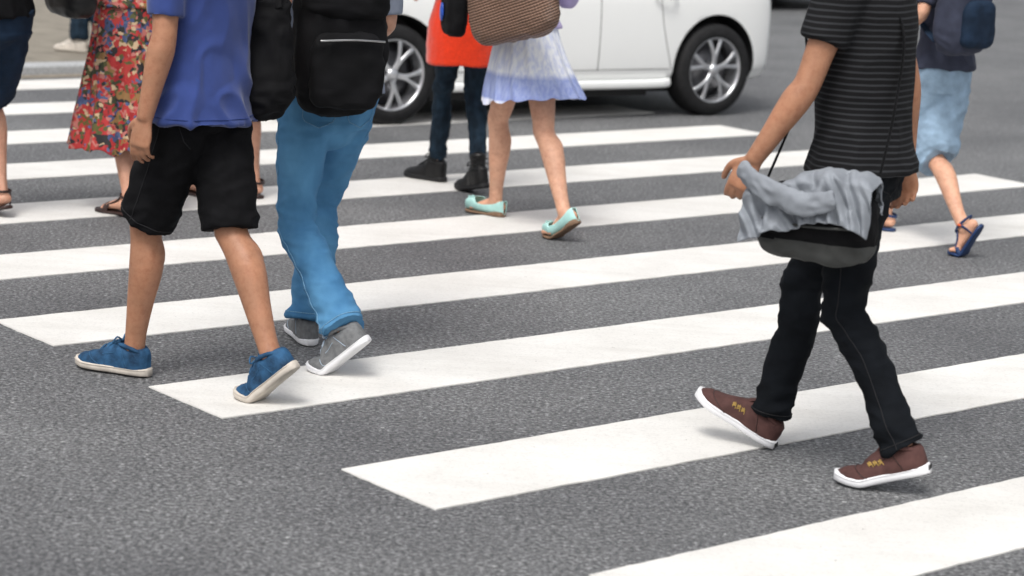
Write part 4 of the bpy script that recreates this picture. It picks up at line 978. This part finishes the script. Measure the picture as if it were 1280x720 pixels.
# ---- A: person at the left edge
A_ = Person('person in navy knee shorts and black top at the left edge of the crossing', W(-8, 276), HEAD, 1.75, hip_f=.02)
fr = Foot(W(12, 275), A_.dirr(0), 'toe', 14, .27); fl = Foot(W(-48, 268), A_.dirr(8), 'flat', 0, .27)
A_.setlegs(fl, fr, .90)
A_.setarms(A_.spine(.86, .28, .1), A_.spine(.95, -.22, .22))
A_.body(M['skin_mid'], feet=(1, -1), voxel=.007)
A_.bottoms(M['navy_cloth'], 'shorts', cut=.44, radii=[.112, .112, .108, .104, .10, .1, .1, .1, .1, .1], seed=12)
A_.top(M['black_cloth'], 'top', sleeve=.5, hem=.0, seed=13)
for f_ in (fl, fr): sandal(A_, f_, M['dark_leather'], M['dark_leather'])

# ---- L: person at the right in light blue shorts
Lp = Person('person in light blue shorts and slate top with blue sandals behind the striped tee', W(1163, 304), 46, 1.68, True, hip_f=.02)
fl = Foot(W(1118, 291), Lp.dirr(6), 'flat', 0, .25); fr = Foot(W(1186, 318), Lp.dirr(8), 'toe', 62, .25, at='toe')
Lp.setlegs(fl, fr, .82)
Lp.setarms(Lp.spine(.95, .26, .15), Lp.J(1207, 70, -.30), None, -Lp.fw)
Lp.body(M['skin_light'], feet=(1, -1), voxel=.006)
Lp.bottoms(M['light_blue'], 'shorts', cut=.52, radii=[.11, .115, .115, .115, .1, .1, .1, .1, .1, .1], seed=14)
Lp.top(M['slate'], 'top', sleeve=.45, hem=.02, seed=15)
for f_ in (fl, fr): sandal(Lp, f_, M['blue_sandal'], M['blue_sandal'], M['orange_trim'])

# ---- M: far walker on the pavement
Mp = Person('person in dark trousers and cream shoes on the far pavement', W(122, 66, .07), HEAD + 20, 1.72)
zl = .064
fl = Foot(W(108, 66, .07), Mp.dirr(10), 'flat', 0, .26, lift=zl); fr = Foot(W(142, 68, .07), Mp.dirr(0), 'toe', 20, .26, lift=zl)
for f_ in (fl, fr): f_.o.z = .0705
Mp.setlegs(fl, fr, .96)
Mp.setarms(Mp.spine(.9, .25, .1), Mp.spine(.9, -.25, -.05))
Mp.body(M['skin_mid'], voxel=.01, lk=.8)
Mp.bottoms(M['navy_denim'], 'trousers', cut=1.0, seed=16, voxel=.01)
Mp.top(M['grey_shirt'], 'shirt', sleeve=.5, seed=17, voxel=.01)
for f_ in (fl, fr): shoe(Mp.root, f_, 'shoe', M['cream_sole'], M['cream_sole'], None)

# ================================================================ BAGS AND CARRIED THINGS
def bagroot(name, label, cat, c): return Root(name, label, cat, V((c.x, c.y, c.z)))
# black backpack
lf, fw = F.lf, F.fw
c = F.Jf(424, 58, -.19)
r_ = bagroot('backpack', 'large black backpack worn over a grey shirt above light blue jeans', 'backpack', c)
r_.part('main_compartment', soft(c, lf, fw, Z, .155, .085, .23, .50, 1, .018), M['black_nylon'])
r_.part('front_pocket', soft(c - fw * .085 - Z * .07, lf, fw, Z, .125, .040, .13, .5, 2, .014), M['black_nylon'])
r_.part('top_flap', soft(c - fw * .02 + Z * .16, lf, fw, Z, .15, .09, .07, .6, 3, .014), M['black_nylon'])
mb = MB(); mb.tube([c - fw * .128 + lf * .11 + Z * .03, c - fw * .135 + Z * .035, c - fw * .128 - lf * .11 + Z * .03], [.0035] * 3, seg=8); r_.part('zip', mb, M['steel'])
for sg in (-1, 1):
    sh = F.spine(F.shz + .06, sg * .10); mb = MB()
    mb.tube([c + lf * sg * .09 + Z * .18 + fw * .06, sh, F.spine(F.shz - .04, sg * .12, .13), F.spine(F.shz - .22, sg * .13, .135), F.spine(1.05, sg * .15, .05), c + lf * sg * .12 - Z * .16 + fw * .05], [(.028, .006)] * 6, side=lf, seg=12, k=4); r_.part('shoulder_strap', mb, M['black_nylon'])
mb = MB(); mb.tube([c - fw * .06 + lf * .05 + Z * .22, c - fw * .05 + Z * .28, c - fw * .06 - lf * .05 + Z * .22], [(.012, .004)] * 3, side=fw, seg=8); r_.part('grab_handle', mb, M['black_nylon'])

# black shoulder bag at C's right side
lf, fw = C.lf, C.fw
c = C.J(330, 62, -.16)
r_ = bagroot('shoulder_bag', 'soft black shoulder bag hanging at the right hip of the blue shirt', 'shoulder bag', c)
r_.part('bag_body', soft(c, fw, lf, Z, .125, .07, .21, .6, 5, .026, taper=.2), M['black_nylon'])
for dx in (-.07, .07):
    mb = MB(); mb.tube([c + fw * dx + Z * .15, C.spine(C.shz - .05, -.22, dx * .5), C.spine(C.shz + .055, -.13), C.spine(C.shz - .05, -.17, .10 if dx > 0 else -.12), c + fw * dx * 1.1 + Z * .14 + lf * .04], [(.014, .004)] * 5, side=fw, seg=10, k=4); r_.part('strap', mb, M['black_nylon'])

# B's black handbag
c = B.J(88, -12, .36)
r_ = bagroot('handbag', 'shiny black leather handbag carried beside the floral dress', 'handbag', c)
r_.part('bag_body', soft(c, B.fw, B.lf, Z, .17, .07, .12, .55, 6, .007), M['black_leather'])
for dx in (-.06, .06):
    mb = MB(); mb.tube([c + B.fw * dx + Z * .10, c + B.fw * dx * .8 + Z * .24, c + Z * .30 - B.lf * .05, c + B.fw * dx * .8 + Z * .24 - B.lf * .08, c + B.fw * dx + Z * .10 - B.lf * .03], [.006] * 5, seg=10); r_.part('handle', mb, M['black_leather'])

# H's woven brown bag
ay_ = Hh.lf; tiltv = (Hh.fw * .96 - Z * .22).normalized(); uv = ay_.cross(tiltv) * -1
if uv.z < 0: uv = -uv
c = Hh.J(641, 4, .27)
r_ = bagroot('tote_bag', 'large brown woven tote bag slung at the waist above the lavender skirt', 'tote bag', c)
r_.part('bag_body', soft(c, tiltv, ay_, uv, .29, .075, .17, .5, 7, .010, seg=48), M['woven'])
mb = MB(); mb.tube([c - tiltv * .27 + uv * .10, c - tiltv * .30 + uv * .02, c - tiltv * .33 - uv * .01], [(.02, .012), (.022, .012), (.015, .008)], side=ay_, seg=12); r_.part('corner_trim', mb, M['tan_leather'])
for dx in (-.1, .1):
    mb = MB(); mb.tube([c + tiltv * dx + uv * .15 + ay_ * .03, c + tiltv * dx * .7 + uv * .30, Hh.spine(1.40, .13) + Z * .02, c + tiltv * dx * .7 + uv * .28 - ay_ * .08, c + tiltv * dx + uv * .15 - ay_ * .03], [.008] * 5, seg=10, k=5); r_.part('handle', mb, M['tan_leather'])

# G's small black bag with a blue badge
c = G.J(568, 10, .24)
r_ = bagroot('shoulder_bag', 'small black bag with a blue badge against the orange coat', 'shoulder bag', c)
r_.part('bag_body', soft(c, G.fw, G.lf, Z, .13, .05, .13, .5, 8, .006), M['black_nylon'])
mb = MB(); bc = c + G.lf * .056 + G.fw * .015 - Z * .02; mb.ball(bc, (.034, .008, .045), (G.fw, G.lf, Z), 16)
bd = r_.part('badge', mb, M['blue_tag'])
mb = MB(); mb.tube([c + Z * .11 + G.fw * .08, G.spine(1.36, .17), G.spine(1.42, .10), c + Z * .11 - G.fw * .08 - G.lf * .05], [(.010, .003)] * 4, side=G.fw, seg=8); r_.part('strap', mb, M['black_nylon'])

# K's black messenger bag with a grey jacket over it
kf, kl = Kp.fw, Kp.lf
c = Kp.J(1022, 280, .285)
r_ = bagroot('messenger_bag', 'black messenger bag with grey base slung at the hip of the striped tee', 'messenger bag', c)
bm_ = soft(c, kf, kl, Z, .180, .080, .110, .6, 9, .014, seg=64)
def cutoff(me, pred, keep):
    b2 = bmesh.new(); b2.from_mesh(me); bmesh.ops.delete(b2, geom=[f_ for f_ in b2.faces if pred(f_.calc_center_median()) != keep], context='FACES')
    o2 = bpy.data.meshes.new('m'); b2.to_mesh(o2); b2.free(); return o2
isbase = lambda p: p.z < c.z - .045 + .006 * math.sin(p.x * 9)
r_.part('bag_body', cutoff(bm_, isbase, False), M['black_nylon']); r_.part('base_panel', cutoff(bm_, isbase, True), M['grey_nylon'])
r_.part('flap', soft(c + kl * .06 + Z * .03, kf, kl, Z, .165, .026, .070, .6, 11, .008), M['black_nylon'])
mb = MB(); mb.tube([c + kl * .105 + Z * .015 + kf * .14, c + kl * .112 + Z * .008, c + kl * .105 + Z * .015 - kf * .14], [.004] * 3, seg=8); r_.part('piping', mb, M['grey_nylon'])
mb = MB(); mb.tube([c + Z * .09 + kf * .17 - kl * .02, Kp.spine(1.15, .15, .13), Kp.spine(Kp.shz - .1, .12, .13), Kp.spine(Kp.shz + .06, .10, .0), Kp.spine(Kp.shz - .1, .10, -.135), Kp.spine(1.12, .13, -.13), c + Z * .09 - kf * .15 - kl * .02], [(.011, .0025)] * 7, side=kl, seg=10, k=5); r_.part('strap', mb, M['black_nylon'])
# jacket: a folded cloth over the bag
c2 = c + Z * .145 + kl * .01 + kf * .01
def cloth(c_, fx, fy, Lx, drop, top_w, seed, nx=90, ny=80):
    mb = MB(); rings = []
    for i in range(nx + 1):
        u = -1 + 2 * i / nx; ring = []
        for j in range(ny + 1):
            v_ = -1 + 2 * j / ny       # across: outer drop, over the top, inner drop
            a = abs(v_); sg = 1 if v_ > 0 else -1
            if a < .3: y = sg * (top_w if sg > 0 else top_w * .35) * math.sin(a / .3 * math.pi / 2); z = -.02 * (1 - math.cos(a / .3 * math.pi / 2))
            else: y = sg * ((top_w if sg > 0 else top_w * .35) + .012 * (a - .3)); z = -.02 - (a - .3) / .7 * drop * (1 if sg > 0 else .6)
            f_ = noise.noise(V((u * 3 + seed, v_ * 1.1, seed))) ; g_ = ridge(noise.noise(V((u * 5 + v_ * 2.2, v_ * 1.5 - u, seed * 2)))) - .5
            h_ = noise.noise(V((u * 9 + v_ * 6, v_ * 3 - u * 4, seed + 4))); y += sg * (.018 * f_ + .020 * g_ * (.4 + a) + .007 * h_); z += .016 * f_ + .008 * g_ + .004 * h_ + .03 * math.sin(u * 2.1 + seed) - .035 * u * u
            x = u * Lx * (1 + .08 * f_)
            ring.append(c_ + fx * x + fy * y + Z * z)
        rings.append(ring)
    mb.ring_loft(rings, False, False)
    return bake(tomesh(mb), [('SOLIDIFY', dict(thickness=.006, offset=0)), ('SUBSURF', dict(levels=1, render_levels=1))])
r_ = bagroot('jacket', 'folded pale grey jacket draped over the black messenger bag', 'jacket', c2)
ja = r_.part('jacket_body', cloth(c2, kf, kl, .185, .12, .104, 3), M['grey_jacket'])
mb = MB(); P_ = [c2 + kf * .19 + kl * .09 - Z * .0, c2 + kf * .11 + kl * .135 - Z * .04, c2 + kl * .14 - Z * .07, c2 - kf * .09 + kl * .13 - Z * .05]
mb.tube(P_, [(.026, .014), (.032, .017), (.034, .016), (.026, .012)], side=Z, seg=20, k=6)
me = bake(tomesh(mb), [('SUBSURF', dict(levels=1, render_levels=1))]); me = wrinkle(me, lambda p: .007 * ridge(noise.noise(p * 30)) - .003)
r_.part('sleeve', me, M['grey_jacket'])

# L's dark backpack
c = Lp.Jf(1204, 12, -.2)
r_ = bagroot('backpack', 'dark navy backpack of the person in light blue shorts at the right', 'backpack', c)
r_.part('main_compartment', soft(c, Lp.lf, Lp.fw, Z, .15, .09, .21, .5, 12, .008), M['slate'])
r_.part('front_pocket', soft(c - Lp.fw * .085 - Z * .06, Lp.lf, Lp.fw, Z, .12, .04, .11, .5, 13, .006), M['navy_cloth'])
for sg in (-1, 1):
    mb = MB(); mb.tube([c + Lp.lf * sg * .09 + Z * .17 + Lp.fw * .06, Lp.spine(Lp.shz + .06, sg * .09), Lp.spine(Lp.shz - .15, sg * .12, .13), Lp.spine(1.05, sg * .14, .05), c + Lp.lf * sg * .11 - Z * .15 + Lp.fw * .05], [(.024, .005)] * 5, side=Lp.lf, seg=10, k=4); r_.part('shoulder_strap', mb, M['navy_cloth'])
bpy.context.view_layer.update()
